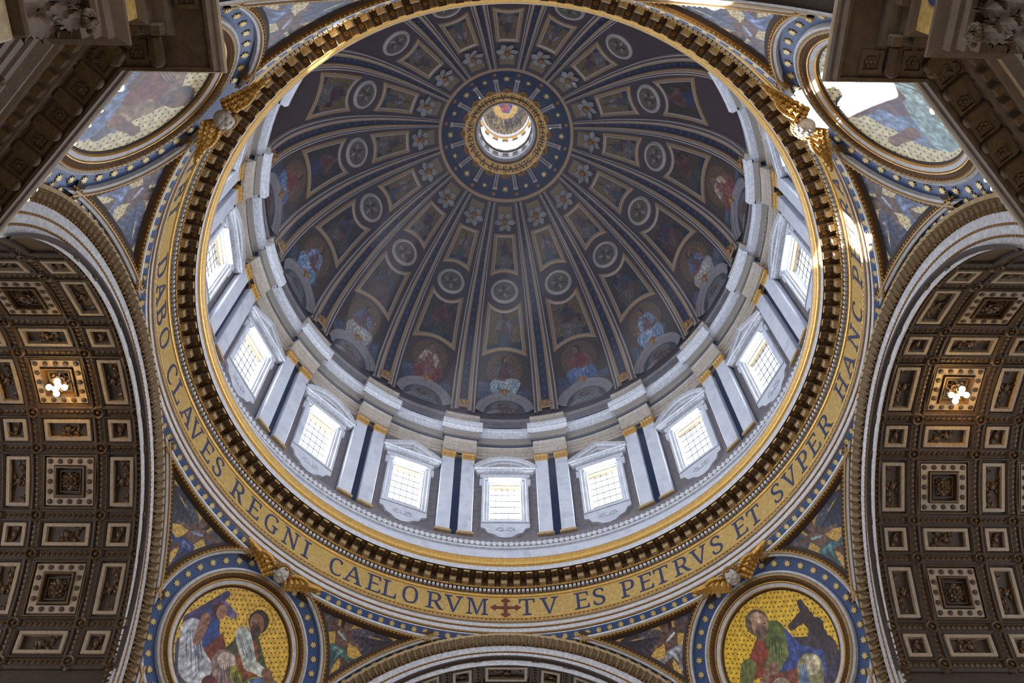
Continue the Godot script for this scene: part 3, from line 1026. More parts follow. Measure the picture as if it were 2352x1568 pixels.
		if absi(k) <= 5:
			var lo := thing("lower_painting", "bow-edged lower painting of a figure in the %s" % w, "painting", turn * x3, "bow-edged lower paintings of the dome")
			part(lo, "picture", p_lo, tile_mat([0, 4, 1, 5, 2, 3][absi(k)] if k <= 0 else [0, 3, 5, 1, 4, 2][k]))
			part(lo, "gilt_frame", f_lo, M.dome_gilt)
			part(lo, "pale_border", i_lo, M.dome_stripe)
		if absi(k) <= 4:
			var mu := thing("figure_painting", "seated robed figure painted at the foot of the %s" % w, "painting", turn * sx, "seated figures at the dome's foot")
			part(mu, "picture", p_fig, tile_mat(6 + (k + 5) * 3 % 5, true))
			var lu := thing("lunette", "arched painted lunette at the base of the %s" % w, "lunette", turn * lx, "painted lunettes at the dome's base")
			part(lu, "picture", p_lu, tile_mat(14 + absi(k) % 2))
			part(lu, "arch_frame", f_lu, M.grey_stone)
			part(lu, "gilt_mask", mk, M.old_gold, lx.affine_inverse() * dome_xf(0, 4.45, 0.35), "small gilded mask on the crown of the arch")
		if k > -5 and k <= 5:
			var rx := Transform3D(Basis(Vector3.UP, -deg_to_rad(k * 22.5 - 11.25)), Vector3.ZERO) * dome_xf(0, 2.0, 0.42)
			var ki := k * 2 - 1
			var ma := thing("rib_ornament", "small gilded mask at the foot of the %s blue rib %s of the middle window" % [["first", "second", "third", "fourth", "fifth"][(absi(ki) - 1) / 2], "right" if ki > 0 else "left"], "ornament", rx, "gilded masks at the rib feet")
			part(ma, "mask", mk, M.old_gold)
			var pl := MB.new()
			box(pl, Transform3D(Basis.IDENTITY, Vector3(0, 0, -0.05)), Vector3(1.1, 1.1, 0.14), 0.03)
			part(ma, "backing_plate", pl, M.dome_gilt)

# ---------- the eye of the dome and the lantern over it
func build_lantern() -> void:
	var t := thing("ceiling_lantern", "bright round lantern with gold lettered ring and starry blue collar over the dome", "lantern", Transform3D.IDENTITY, "", "structure")
	var defs := [
		["eye_rim", "dome_gilt", [Vector2(7.35, 98.85), Vector2(7.05, 98.98), Vector2(7.0, 99.1), Vector2(7.1, 99.2)], 96],
		["starry_collar", "dome_blue", [Vector2(7.1, 99.15), Vector2(6.3, 99.62), Vector2(5.4, 100.05), Vector2(4.6, 100.35)], 96],
		["lettered_ring", "ring_gold", [Vector2(4.62, 100.25), Vector2(4.5, 100.12), Vector2(4.42, 100.16), Vector2(3.5, 100.62)], 96],
		["inner_rim", "bronze_brown", [Vector2(3.5, 100.62), Vector2(3.34, 100.6), Vector2(3.24, 100.75), Vector2(3.2, 101.1), Vector2(3.3, 101.3)], 96],
		["lantern_base", "white_stone", [Vector2(3.3, 101.3), Vector2(3.05, 101.35), Vector2(3.05, 103.9)], 64],
		["lantern_molding", "bronze_brown", [Vector2(3.05, 103.9), Vector2(2.9, 104.0), Vector2(2.86, 104.3), Vector2(3.1, 104.5)], 64],
		["lantern_cornice", "gold", [Vector2(3.2, 110.0), Vector2(2.95, 110.1), Vector2(2.9, 110.4), Vector2(2.95, 110.5)], 64],
		["lantern_frieze", "white_stone", [Vector2(2.95, 110.5), Vector2(2.95, 111.2), Vector2(2.8, 111.3)], 64],
	]
	for d in defs:
		var mb := MB.new()
		rev(mb, d[2], 0, 360, d[3])
		part(t, d[0], mb, M[d[1]])
	var cup := MB.new()
	var pr := []
	for i in 13:
		var a := PI * 0.5 * i / 12.0
		pr.append(Vector2(2.85 * cos(a), 111.3 + 3.2 * sin(a)))
	rev(cup, pr, 0, 360, 48, true)
	for i in cup.v.size():
		var p := cup.v[i]
		cup.t[i] = Vector2(0.5 + p.x / 5.8, 0.5 + p.z / 5.8)
	part(t, "painted_cup", cup, M.cup_picture)
	var od := MB.new()
	rev(od, [Vector2(4.0, 99.9), Vector2(4.2, 110), Vector2(4.0, 113), Vector2(2.0, 115.5), Vector2(0.0, 115.8)], 0, 360, 24)
	part(t, "lantern_shell", od, M.grey_stone)
	# arched windows, piers between them, and small square openings below
	var pier := MB.new()
	box(pier, Transform3D(Basis.IDENTITY, Vector3(0, 2.75, -0.1)), Vector3(0.5, 5.5, 0.5), 0.05)
	box(pier, Transform3D(Basis.IDENTITY, Vector3(0, 5.4, -0.05)), Vector3(0.6, 0.3, 0.6), 0.05)
	var op := MB.new()
	box(op, Transform3D(Basis.IDENTITY, Vector3(0, 0, 0)), Vector3(0.62, 1.0, 0.08), 0.01)
	var fr := MB.new()
	sweep(fr, [Vector3(-0.31, -0.5, 0.02), Vector3(0.31, -0.5, 0.02), Vector3(0.31, 0.5, 0.02), Vector3(-0.31, 0.5, 0.02)], [Vector3.BACK, Vector3.BACK, Vector3.BACK, Vector3.BACK], [Vector2(0, 0), Vector2(0, 0.08), Vector2(0.1, 0.08), Vector2(0.12, 0)], true)
	var wn := MB.new()
	var ap := [Vector2(-0.62, 0), Vector2(0.62, 0)]
	for i in 11:
		var a := PI * i / 10.0
		ap.append(Vector2(0.62 * cos(a), 3.3 + 0.62 * sin(a)))
	prism(wn, ap, -0.05, 0.0)
	var wall := MB.new()
	rev(wall, [Vector2(3.3, 104.4), Vector2(3.3, 110.2)], 0, 360, 48)
	part(t, "lantern_wall", wall, M.white_stone)
	var pm := pier.mesh()
	var om := op.mesh()
	var fm := fr.mesh()
	var wm := wn.mesh()
	for k in 16:
		part(t, "lantern_pier", pm, M.white_stone, T(k * 22.5 + 11.25, 3.2, 104.45))
		var o := part(t, "square_opening", om, M.lead, T(k * 22.5, 3.04, 102.75))
		part(o, "frame", fm, M.white_stone)
		part(t, "lantern_window", wm, M.lantern_glow, T(k * 22.5, 3.28, 105.4), "bright arched lantern window")
	# pale brackets round the collar, gilded shells between them, gold stars
	var bk := MB.new()
	box(bk, Transform3D(Basis.IDENTITY, Vector3(-0.13, 0, 0)), Vector3(0.2, 1.9, 0.3), 0.06)
	box(bk, Transform3D(Basis.IDENTITY, Vector3(0.13, 0, 0)), Vector3(0.2, 1.9, 0.3), 0.06)
	box(bk, Transform3D(Basis.IDENTITY, Vector3(0, -0.86, 0.05)), Vector3(0.58, 0.3, 0.4), 0.05)
	var sl := MB.new()
	for i in 5:
		leaf(sl, Transform3D(Basis(Vector3.BACK, (i - 2) * 0.42), Vector3(0, 0.25, 0)).rotated_local(Vector3.BACK, PI), 0.3, 0.55, 0.12, 0.09, 4)
	var bkm := bk.mesh()
	var slm := sl.mesh()
	var big := MB.new()
	prism(big, star_poly(0.42, 8, 0.36), 0.0, 0.06)
	var sml := MB.new()
	prism(sml, star_poly(0.3, 8, 0.4), 0.0, 0.05)
	var bgm := big.mesh()
	var smm := sml.mesh()
	for k in 16:
		var a := deg_to_rad(k * 22.5 + 11.25)
		part(t, "collar_bracket", bkm, M.dome_stripe, look(V(a, 5.3, 99.95), Vector3(-sin(a) * 0.45, -1, cos(a) * 0.45), V(a, -1, 0)))
		var b := deg_to_rad(k * 22.5)
		part(t, "gilt_shell", slm, M.old_gold, look(V(b, 4.75, 100.15), Vector3(0, -1, 0), V(b, -1, 0)))
		part(t, "star", bgm if k % 2 == 0 else smm, M.star_gold, look(V(b, 6.1, 99.66), Vector3(-sin(b) * 0.46, -1, cos(b) * 0.46), V(b, -1, 0)))
		part(t, "star", smm, M.old_gold, look(V(a, 6.65, 99.37), Vector3(-sin(a) * 0.46, -1, cos(a) * 0.46), V(a, -1, 0)))
	var txt := "S·PETRI GLORIAE SIXTVS·PP·V·A·M·D·XC·PONTIF·V·"
	var al := 0.0
	var widths := []
	for ch in txt:
		var wd := 0.55 if ch in "·I" else (0.7 if ch == " " else 1.0)
		widths.append(wd)
		al += wd
	var at := 0.0
	for i in txt.length():
		var mid: float = (at + widths[i] * 0.5) / al * 360.0
		at += widths[i]
		if txt[i] == " ":
			continue
		# tops outward, read clockwise by one who looks up
		var a := deg_to_rad(175.0 - mid)
		var p := V(a, 3.98, 100.36)
		part(t, "letter", letter_mesh(txt[i], 0.72, 0.03), M.lead, look(p, Vector3(-sin(a) * 0.45, -1, cos(a) * 0.45), V(a, 1, 0)))

# ---------- pendentives
func sdir(az: float, el: float) -> Vector3:
	var a := deg_to_rad(az)
	var e := deg_to_rad(el)
	return Vector3(sin(a) * cos(e), sin(e), -cos(a) * cos(e))

func sph(p: Vector2, off := 0.0) -> Array:
	var d := sdir(p.x, p.y)
	return [SC + d * (SR - off), -d]

func to_chart(d: Vector3) -> Vector2:
	return Vector2(rad_to_deg(atan2(d.x, -d.z)), rad_to_deg(asin(clampf(d.y, -1, 1))))

func circle_pts(c: Vector3, rad: float, from: Vector3, to: Vector3, n: int, long := false) -> Array:   # chart points along a circle on the sphere
	var up := (Vector3.UP - c * c.y).normalized()
	var ea := c.cross(up)
	var t0 := atan2(from.dot(ea), from.dot(up))
	var t1 := atan2(to.dot(ea), to.dot(up))
	var d := wrapf(t1 - t0, -PI, PI)
	if long:
		d = d - TAU * signf(d)
	var o := []
	var r := deg_to_rad(rad)
	for i in n:
		var t := t0 + d * i / float(n - 1)
		o.append(to_chart(c * cos(r) + (up * cos(t) + ea * sin(t)) * sin(r)))
	return o

func meet(c1: Vector3, r1: float, c2: Vector3, r2: float, upper: bool) -> Vector3:   # where two circles on the sphere cross
	var d1 := cos(deg_to_rad(r1))
	var d2 := cos(deg_to_rad(r2))
	var k := c1.dot(c2)
	var den := 1.0 - k * k
	var a := (d1 - d2 * k) / den
	var b := (d2 - d1 * k) / den
	var m := c1 * a + c2 * b
	var nn := c1.cross(c2).normalized()
	var h := sqrt(maxf(0.0, 1.0 - m.length_squared()))
	var p := m + nn * h
	var q := m - nn * h
	return (p if p.y > q.y else q) if upper else (p if p.y < q.y else q)

const RING_EL := 34.6
const ARCH_A := 36.45
const TON_A := 13.1
const TON_EL := 22.0

func spandrel_outline() -> Array:   # between ring, tondo and the arch at azimuth 0, for the pendentive at 45
	var z := Vector3.UP
	var ax := sdir(0, 0)
	var tc := sdir(45, TON_EL)
	var p1 := meet(z, 90.0 - RING_EL, ax, ARCH_A, true)
	if p1.x < 0.0:
		p1.x = -p1.x
	var e: float = acos(cos(deg_to_rad(ARCH_A)) / cos(deg_to_rad(RING_EL)))
	p1 = sdir(rad_to_deg(e), RING_EL)
	var lo := rad_to_deg(e)
	var p2 := p1
	for i in 400:
		var q := sdir(lo + (45.0 - lo) * i / 400.0, RING_EL)
		if rad_to_deg(q.angle_to(tc)) < TON_A:
			break
		p2 = q
	var p3 := meet(ax, ARCH_A, tc, TON_A, true)
	var o := []
	var r := circle_pts(z, 90.0 - RING_EL, p1, p2, 22)
	# the pole's own frame is void, so walk along azimuth
	r = []
	var a2 := to_chart(p2).x
	for i in 22:
		r.append(Vector2(lerpf(lo, a2, i / 21.0), RING_EL))
	o.append_array(r)
	o.append_array(circle_pts(tc, TON_A, p2, p3, 20).slice(1))
	o.append_array(circle_pts(ax, ARCH_A, p3, p1, 24).slice(1, 23))
	return o

func foot_outline() -> Array:   # below the tondo, down to the springing
	var ax := sdir(0, 0)
	var bx := sdir(90, 0)
	var tc := sdir(45, TON_EL)
	var a := meet(ax, ARCH_A, tc, TON_A, false)
	var b := meet(bx, ARCH_A, tc, TON_A, false)
	var o := circle_pts(tc, TON_A, a, b, 26)
	var bl := sdir(90 - ARCH_A, 0)
	var al := sdir(ARCH_A, 0)
	o.append_array(circle_pts(bx, ARCH_A, b, bl, 14).slice(1))
	o.append_array(circle_pts(ax, ARCH_A, al, a, 14).slice(0, 13))
	return o

func oriented(o: Array, off: float) -> Array:   # [points, normals] turned so that a sweep's u grows inward
	var p := []
	var u := []
	var mid := Vector3.ZERO
	for c in o:
		var s := sph(c, off)
		p.append(s[0])
		u.append(s[1])
		mid += s[0]
	mid /= p.size()
	var t: Vector3 = (p[1] - p[0]).normalized()
	# signed area tells which way round
	var area := 0.0
	for i in o.size():
		var j := (i + 1) % o.size()
		area += o[i].x * o[j].y - o[j].x * o[i].y
	var lat := t.cross(u[0])
	var inward: Vector3 = (p[0] + p[1]) * 0.5
	var test := to_chart((inward + lat * 0.05 - SC).normalized())
	if not Geometry2D.is_point_in_polygon(test, PackedVector2Array(o)):
		p.reverse()
		u.reverse()
	return [p, u]

func unrot(mb: MB, xf: Transform3D) -> MB:
	return rebase(mb, xf)

func corner_words(q: int) -> String:
	return ["lower left", "lower right", "upper right", "upper left"][q]

func build_pendentives() -> void:
	var ton := []
	var tc := sdir(45, TON_EL)
	var tup := (Vector3.UP - tc * tc.y).normalized()
	var tea := -tc.cross(tup)
	for i in 72:
		var t := TAU * i / 72
		var r := deg_to_rad(11.1)
		ton.append(to_chart(tc * cos(r) + (tup * cos(t) + tea * sin(t)) * sin(r)))
	var tonin := []
	for i in 48:
		var t := TAU * i / 48
		var r := deg_to_rad(8.5)
		tonin.append(to_chart(tc * cos(r) + (tup * cos(t) + tea * sin(t)) * sin(r)))
	var sp := spandrel_outline()
	var ft := foot_outline()
	var mir := func(o: Array) -> Array:
		var m := []
		for p in o:
			m.append(Vector2(90.0 - p.x, p.y))
		return m
	var shift := func(o: Array, a: float) -> Array:
		var m := []
		for p in o:
			m.append(Vector2(p.x + a, p.y))
		return m
	var star := MB.new()
	prism(star, star_poly(0.24, 8, 0.5), 0.0, 0.05)
	var stm := star.mesh()
	var chm := cherub_meshes()
	# q: 0 lower left (-45), 1 lower right (45), 2 upper right (135), 3 upper left (-135)
	for q in 4:
		var sh: float = [-90.0, 0.0, 90.0, 180.0][q]
		var turn := Transform3D(Basis(Vector3.UP, -deg_to_rad(sh)), Vector3.ZERO)
		var w := thing("wall_pendentive_%d" % (q + 1), "curved %s corner surface of starry blue mosaic between two arches" % corner_words(q), "pendentive", turn, "", "structure")
		var base := []
		for i in 40:
			base.append(Vector2(lerpf(0.6, 89.4, i / 39.0), 35.75))
		base.append_array(circle_pts(sdir(90, 0), 35.4, sdir(90, 35.4), sdir(90 - 35.4, 0), 40).slice(1))
		base.append_array(circle_pts(sdir(0, 0), 35.4, sdir(35.4, 0), sdir(0, 35.4), 40).slice(0, 39))
		var bm := MB.new()
		fill(bm, PackedVector2Array(base), 2.5, func(p): return sph(p), Rect2(0, 0, 1, 1), Rect2(0, 0, 90, 36))
		part(w, "mosaic_ground", bm, M.blue_mosaic)
		var n_st := 0
		var put := func(az: float, el: float):
			var s := sph(Vector2(az, el), 0.01)
			part(w, "star", stm, M.star_gold, look(s[0], s[1], Vector3.UP))
		for i in 41:
			var az := 2.5 + i * 85.0 / 40.0
			if absf(az - 45.0) > 4.5:
				put.call(az, 35.12)
		for i in 38:
			var t := TAU * i / 38
			var r := deg_to_rad(12.1)
			var c := to_chart(tc * cos(r) + (tup * cos(t) + tea * sin(t)) * sin(r))
			var d := sdir(c.x, c.y)
			if rad_to_deg(d.angle_to(sdir(0, 0))) > 36.3 and rad_to_deg(d.angle_to(sdir(90, 0))) > 36.3 and c.y < 33.4:
				put.call(c.x, c.y)
		for s in 2:
			var ax := sdir(s * 90, 0)
			for i in 26:
				var up := Vector3.UP
				var ea := ax.cross(up) * (-1.0 if s == 0 else 1.0)
				var t := deg_to_rad(12 + i * 2.9)
				var c := to_chart(ax * cos(deg_to_rad(35.98)) + (up * cos(t) + ea * sin(t)) * sin(deg_to_rad(35.98)))
				if c.y > 4.0:
					put.call(c.x, c.y)
		# the great round mosaic
		var cw := corner_words(q)
		var who: String = ["a bearded man writing beside a white clad helper", "a bald robed man beside a dark bird", "a pale green robed figure behind the pier cornice", "a blue robed figure behind the pier cornice"][q]
		var txf := turn * look(SC + tc * SR, -tc, Vector3.UP)
		var rb := turn.affine_inverse() * txf
		var o := thing("round_mosaic", "round %s mosaic of %s" % [cw, who], "mosaic", txf)
		var pm := MB.new()
		var bb := Rect2(tonin[0], Vector2.ZERO)
		for p in tonin:
			bb = bb.expand(p)
		fill(pm, PackedVector2Array(tonin), 2.0, func(p): return sph(p, 0.03), Rect2(0, 0, 1, 1), bb)
		part(o, "picture", unrot(pm, rb), M["tondo_%d" % q])
		var op := oriented(ton, 0.0)
		for d in [["white_rim", "white_stone", [Vector2(-0.02, 0), Vector2(0, 0.24), Vector2(0.1, 0.3), Vector2(0.17, 0.22)]],
				["gilt_rim", "gilt_stone", [Vector2(0.17, 0.22), Vector2(0.22, 0.32), Vector2(0.3, 0.34), Vector2(0.34, 0.22)]],
				["leaf_rim", "bronze_brown", [Vector2(0.34, 0.22), Vector2(0.46, 0.3), Vector2(0.62, 0.18)]],
				["gilt_bead", "gold", [Vector2(0.62, 0.18), Vector2(0.65, 0.28), Vector2(0.71, 0.28), Vector2(0.74, 0.18)]],
				["white_band", "white_stone", [Vector2(0.74, 0.18), Vector2(0.76, 0.24), Vector2(0.98, 0.2)]],
				["gilt_bead", "gold", [Vector2(0.98, 0.2), Vector2(1.0, 0.24), Vector2(1.06, 0.14)]],
				["dark_rim", "dark_brown", [Vector2(1.06, 0.14), Vector2(1.16, 0.1), Vector2(1.2, 0.0)]]]:
			var mb := MB.new()
			sweep(mb, op[0], op[1], d[2], true)
			part(o, d[0], unrot(mb, rb), M[d[1]])
		var lm := MB.new()
		for i in 110:
			var t := TAU * i / 110
			var r := deg_to_rad(9.95)
			var c := to_chart(tc * cos(r) + (tup * cos(t) + tea * sin(t)) * sin(r))
			var s := sph(c, 0.2)
			leaf(lm, look(s[0], s[1], (sdir(c.x, c.y) - tc)), 0.28, 0.26, 0.1, 0.09, 3)
		stuff(part(o, "leaf_row", unrot(lm, rb), M.old_gold))
		# gold cherub head on its crown
		var hd := sdir(45, 34.0)
		var ch := thing("cherub_head", "gilded winged cherub head above the %s round mosaic" % cw, "sculpture", turn * look(SC + hd * (SR - 0.5), -hd + Vector3(0, -0.25, 0), Vector3.UP).scaled_local(Vector3(1.12, 1.12, 1.12)))
		part(ch, "head", chm[0], M.white_face, Transform3D.IDENTITY, "pale face")
		part(ch, "hair", chm[1], M.old_gold)
		for s in [-1.0, 1.0]:
			part(ch, "wing", chm[2], M.gold, Transform3D(Basis.from_scale(Vector3(s, 1, 1)), Vector3.ZERO))
		# spandrel mosaics
		for m in 2:
			var ol: Array = sp if m == 0 else mir.call(sp)
			var c := Vector2.ZERO
			for p in ol:
				c += p
			c /= ol.size()
			var cd := sdir(c.x, c.y)
			var sxf := turn * look(SC + cd * SR, -cd, Vector3.UP)
			var sb := turn.affine_inverse() * sxf
			var side := ""
			# which spandrel: m = 0 lies next to the arch at the chart's azimuth 0
			if q == 0:
				side = "above" if m == 0 else "right of"
			elif q == 1:
				side = "left of" if m == 0 else "above"
			elif q == 2:
				side = "below" if m == 0 else "beside and above"
			else:
				side = "beside and above" if m == 0 else "below"
			var a := thing("spandrel_mosaic", "three-cornered mosaic of a dark-winged flying figure %s the %s round mosaic" % [side, cw], "mosaic", sxf)
			var bx := Rect2(ol[0], Vector2.ZERO)
			for p in ol:
				bx = bx.expand(p)
			var ub := bx
			if m == 0:
				ub = Rect2(bx.end.x, bx.position.y, -bx.size.x, bx.size.y)
			var am := MB.new()
			fill(am, PackedVector2Array(ol), 2.0, func(p): return sph(p, 0.03), Rect2(0, 0, 1, 1), ub)
			part(a, "picture", unrot(am, sb), M["angel_%d" % ((q * 2 + m) % 4)] if q < 2 else M["angel_pale_%d" % m])
			var fp := oriented(ol, 0.0)
			for d in [["white_edge", "white_stone", [Vector2(-0.02, 0), Vector2(0, 0.22), Vector2(0.12, 0.26), Vector2(0.16, 0.22)]],
					["gilt_edge", "gilt_stone", [Vector2(0.16, 0.22), Vector2(0.2, 0.32), Vector2(0.27, 0.32), Vector2(0.3, 0.22)]],
					["leaf_edge", "old_gold", [Vector2(0.3, 0.22), Vector2(0.36, 0.26), Vector2(0.42, 0.14)]],
					["dark_edge", "dark_brown", [Vector2(0.42, 0.14), Vector2(0.5, 0.16), Vector2(0.66, 0.05), Vector2(0.7, 0.03)]]]:
				var mb := MB.new()
				sweep(mb, fp[0], fp[1], d[2], true)
				part(a, d[0], unrot(mb, sb), M[d[1]])
			var bdm := MB.new()
			var run := 0.0
			var np: int = fp[0].size()
			for i in np:
				var p0: Vector3 = fp[0][i]
				var p1: Vector3 = fp[0][(i + 1) % np]
				var l := p0.distance_to(p1)
				var lat: Vector3 = (p1 - p0).normalized().cross(fp[1][i])
				while run < l:
					blob(bdm, p0.lerp(p1, run / l) + lat * 0.34 + fp[1][i] * 0.26, Vector3(0.07, 0.07, 0.07), 5, 4)
					run += 0.26
				run -= l
			stuff(part(a, "beads", unrot(bdm, sb), M.gold))
		if q < 2:
			var fx := turn * look(SC + sdir(45, 5) * SR, -sdir(45, 5), Vector3.UP)
			var fb := turn.affine_inverse() * fx
			var f := thing("foot_mosaic", "narrow gilt-edged mosaic tip beside the arch below the %s round mosaic" % cw, "mosaic", fx)
			var fm := MB.new()
			var bx := Rect2(ft[0], Vector2.ZERO)
			for p in ft:
				bx = bx.expand(p)
			fill(fm, PackedVector2Array(ft), 2.5, func(p): return sph(p, 0.03), Rect2(0, 0, 1, 1), bx)
			part(f, "picture", unrot(fm, fb), M.foot_picture)
			var fp := oriented(ft, 0.0)
			for d in [["white_edge", "white_stone", [Vector2(-0.02, 0), Vector2(0, 0.22), Vector2(0.12, 0.26), Vector2(0.16, 0.22)]],
					["gilt_edge", "gilt_stone", [Vector2(0.16, 0.22), Vector2(0.2, 0.32), Vector2(0.28, 0.32), Vector2(0.34, 0.2)]],
					["dark_edge", "bronze_brown", [Vector2(0.34, 0.2), Vector2(0.46, 0.2), Vector2(0.6, 0.05)]]]:
				var mb := MB.new()
				sweep(mb, fp[0], fp[1], d[2], true)
				part(f, d[0], unrot(mb, fb), M[d[1]])

func cherub_meshes() -> Array:   # head and hair; one wing spreading to +x
	var h := MB.new()
	blob(h, Vector3(0, 0.08, 0.42), Vector3(0.42, 0.5, 0.42), 16, 12)
	blob(h, Vector3(0, -0.22, 0.5), Vector3(0.3, 0.24, 0.3), 12, 8)
	blob(h, Vector3(0, 0.02, 0.85), Vector3(0.07, 0.13, 0.09), 8, 6)
	blob(h, Vector3(0, -0.21, 0.78), Vector3(0.13, 0.05, 0.06), 8, 5)
	blob(h, Vector3(0, -0.36, 0.68), Vector3(0.12, 0.09, 0.12), 8, 5)
	for s in [-1.0, 1.0]:
		blob(h, Vector3(s * 0.2, -0.08, 0.74), Vector3(0.14, 0.13, 0.1), 8, 6)
		blob(h, Vector3(s * 0.17, 0.14, 0.8), Vector3(0.1, 0.045, 0.05), 8, 5)
		blob(h, Vector3(s * 0.43, 0.02, 0.4), Vector3(0.07, 0.13, 0.09), 7, 5)
	var hr := MB.new()
	for j in 3:
		for i in 9:
			var a := PI * (i + 0.5 * (j % 2)) / 8.5 - 0.05
			blob(hr, Vector3(cos(a) * 0.44, 0.18 + sin(a) * 0.4, 0.5 - j * 0.22), Vector3(0.15, 0.15, 0.15), 7, 5)
	blob(hr, Vector3(0, 0.42, 0.68), Vector3(0.14, 0.12, 0.12), 7, 5)
	var w := MB.new()
	for row in 3:   # three ranks of feathers hung along the wing's bowed arm
		var n := 10 - row * 2
		for i in n:
			var f := float(i) / (n - 1)
			var root := Vector3(0.34 + 1.25 * f, 0.1 + 0.42 * sin(f * 2.0) - 0.04 * row, 0.1 + row * 0.09 + 0.02 * (i % 2))
			var ang := lerpf(-2.55, -1.42, f)
			leaf(w, Transform3D(Basis(Vector3.BACK, ang), root), 0.3, (0.78 + 0.35 * f) * [1.0, 0.68, 0.4][row], 0.14, 0.08, 6)
	for i in 9:
		var f := i / 8.0
		blob(w, Vector3(0.34 + 1.25 * f, 0.14 + 0.42 * sin(f * 2.0), 0.3), Vector3(0.17, 0.12, 0.13), 8, 5, Basis(Vector3.BACK, 0.5 - f))
	return [h.mesh(), hr.mesh(), w.mesh()]

# ---------- the four arches and the coffered vaults behind them
func build_arch(n: int, deg: float, side: String, detailed: bool) -> void:
	var t := thing("trim_%d" % n, "white and gilt arch moulding round the %s vault mouth" % side, "arch", Transform3D(Basis(Vector3.UP, -deg_to_rad(deg)), Vector3.ZERO), "", "structure")
	# built for azimuth 0, in the plane z = -D, seen from the axis
	var pts := []
	var ups := []
	var R := 12.4
	pts.append(Vector3(R, 30.4, -D))
	for i in 65:
		var a := PI * i / 64.0
		pts.append(Vector3(R * cos(a), 31.4 + R * sin(a), -D))
	pts.append(Vector3(-R, 30.4, -D))
	for p in pts:
		ups.append(Vector3.BACK)
	# the path runs anticlockwise, so t x up points outward
	for d in [["intrados", "white_stone", [Vector2(0.01, -0.1), Vector2(0.0, 0.0)]],
			["fascia", "white_stone", [Vector2(0.0, 0.0), Vector2(0.44, 0.01)]],
			["gilt_bead", "old_gold", [Vector2(0.44, 0.01), Vector2(0.47, 0.06), Vector2(0.53, 0.06), Vector2(0.56, 0.03)]],
			["fascia", "white_stone", [Vector2(0.56, 0.03), Vector2(0.94, 0.04)]],
			["gilt_bead", "old_gold", [Vector2(0.94, 0.04), Vector2(0.97, 0.09), Vector2(1.03, 0.09), Vector2(1.06, 0.06)]],
			["fascia", "white_stone", [Vector2(1.06, 0.06), Vector2(1.54, 0.07)]],
			["leaf_ground", "bronze_brown", [Vector2(1.54, 0.07), Vector2(1.58, 0.04), Vector2(1.8, 0.16), Vector2(2.1, 0.32)]],
			["gilt_edge", "gilt_stone", [Vector2(2.1, 0.32), Vector2(2.14, 0.4), Vector2(2.34, 0.4), Vector2(2.37, -0.2)]]]:
		var mb := MB.new()
		sweep(mb, pts, ups, d[2])
		part(t, d[0], mb, M[d[1]])
	if not detailed:
		return
	var lf := MB.new()
	leaf(lf, Transform3D.IDENTITY, 0.42, 0.6, 0.16, 0.16, 6, 0.25)
	leaf(lf, Transform3D(Basis.IDENTITY, Vector3(0, 0, 0.05)), 0.2, 0.5, 0.12, 0.16, 5)
	var lm := lf.mesh()
	var bs := MB.new()
	for i in 150:
		var a := PI * (i + 0.5) / 150
		var o := Vector3(cos(a), sin(a), 0)
		blob(bs, Vector3(0, 31.4, -D + 0.12) + o * (R + 1.6), Vector3(0.09, 0.09, 0.09), 6, 4)
		blob(bs, Vector3(0, 31.4, -D + 0.05) + o * (R + 0.5), Vector3(0.06, 0.06, 0.05), 5, 4)
		blob(bs, Vector3(0, 31.4, -D + 0.08) + o * (R + 1.0), Vector3(0.06, 0.06, 0.05), 5, 4)
	stuff(part(t, "beads", bs, M.old_gold))
	for i in 96:
		var a := PI * (i + 0.5) / 96
		var o := Vector3(cos(a), sin(a), 0)
		part(t, "carved_leaf", lm, M.arch_leaf, look(Vector3(0, 31.4, -D + 0.1) + o * (R + 1.58), Vector3.BACK - o * 0.3, o))

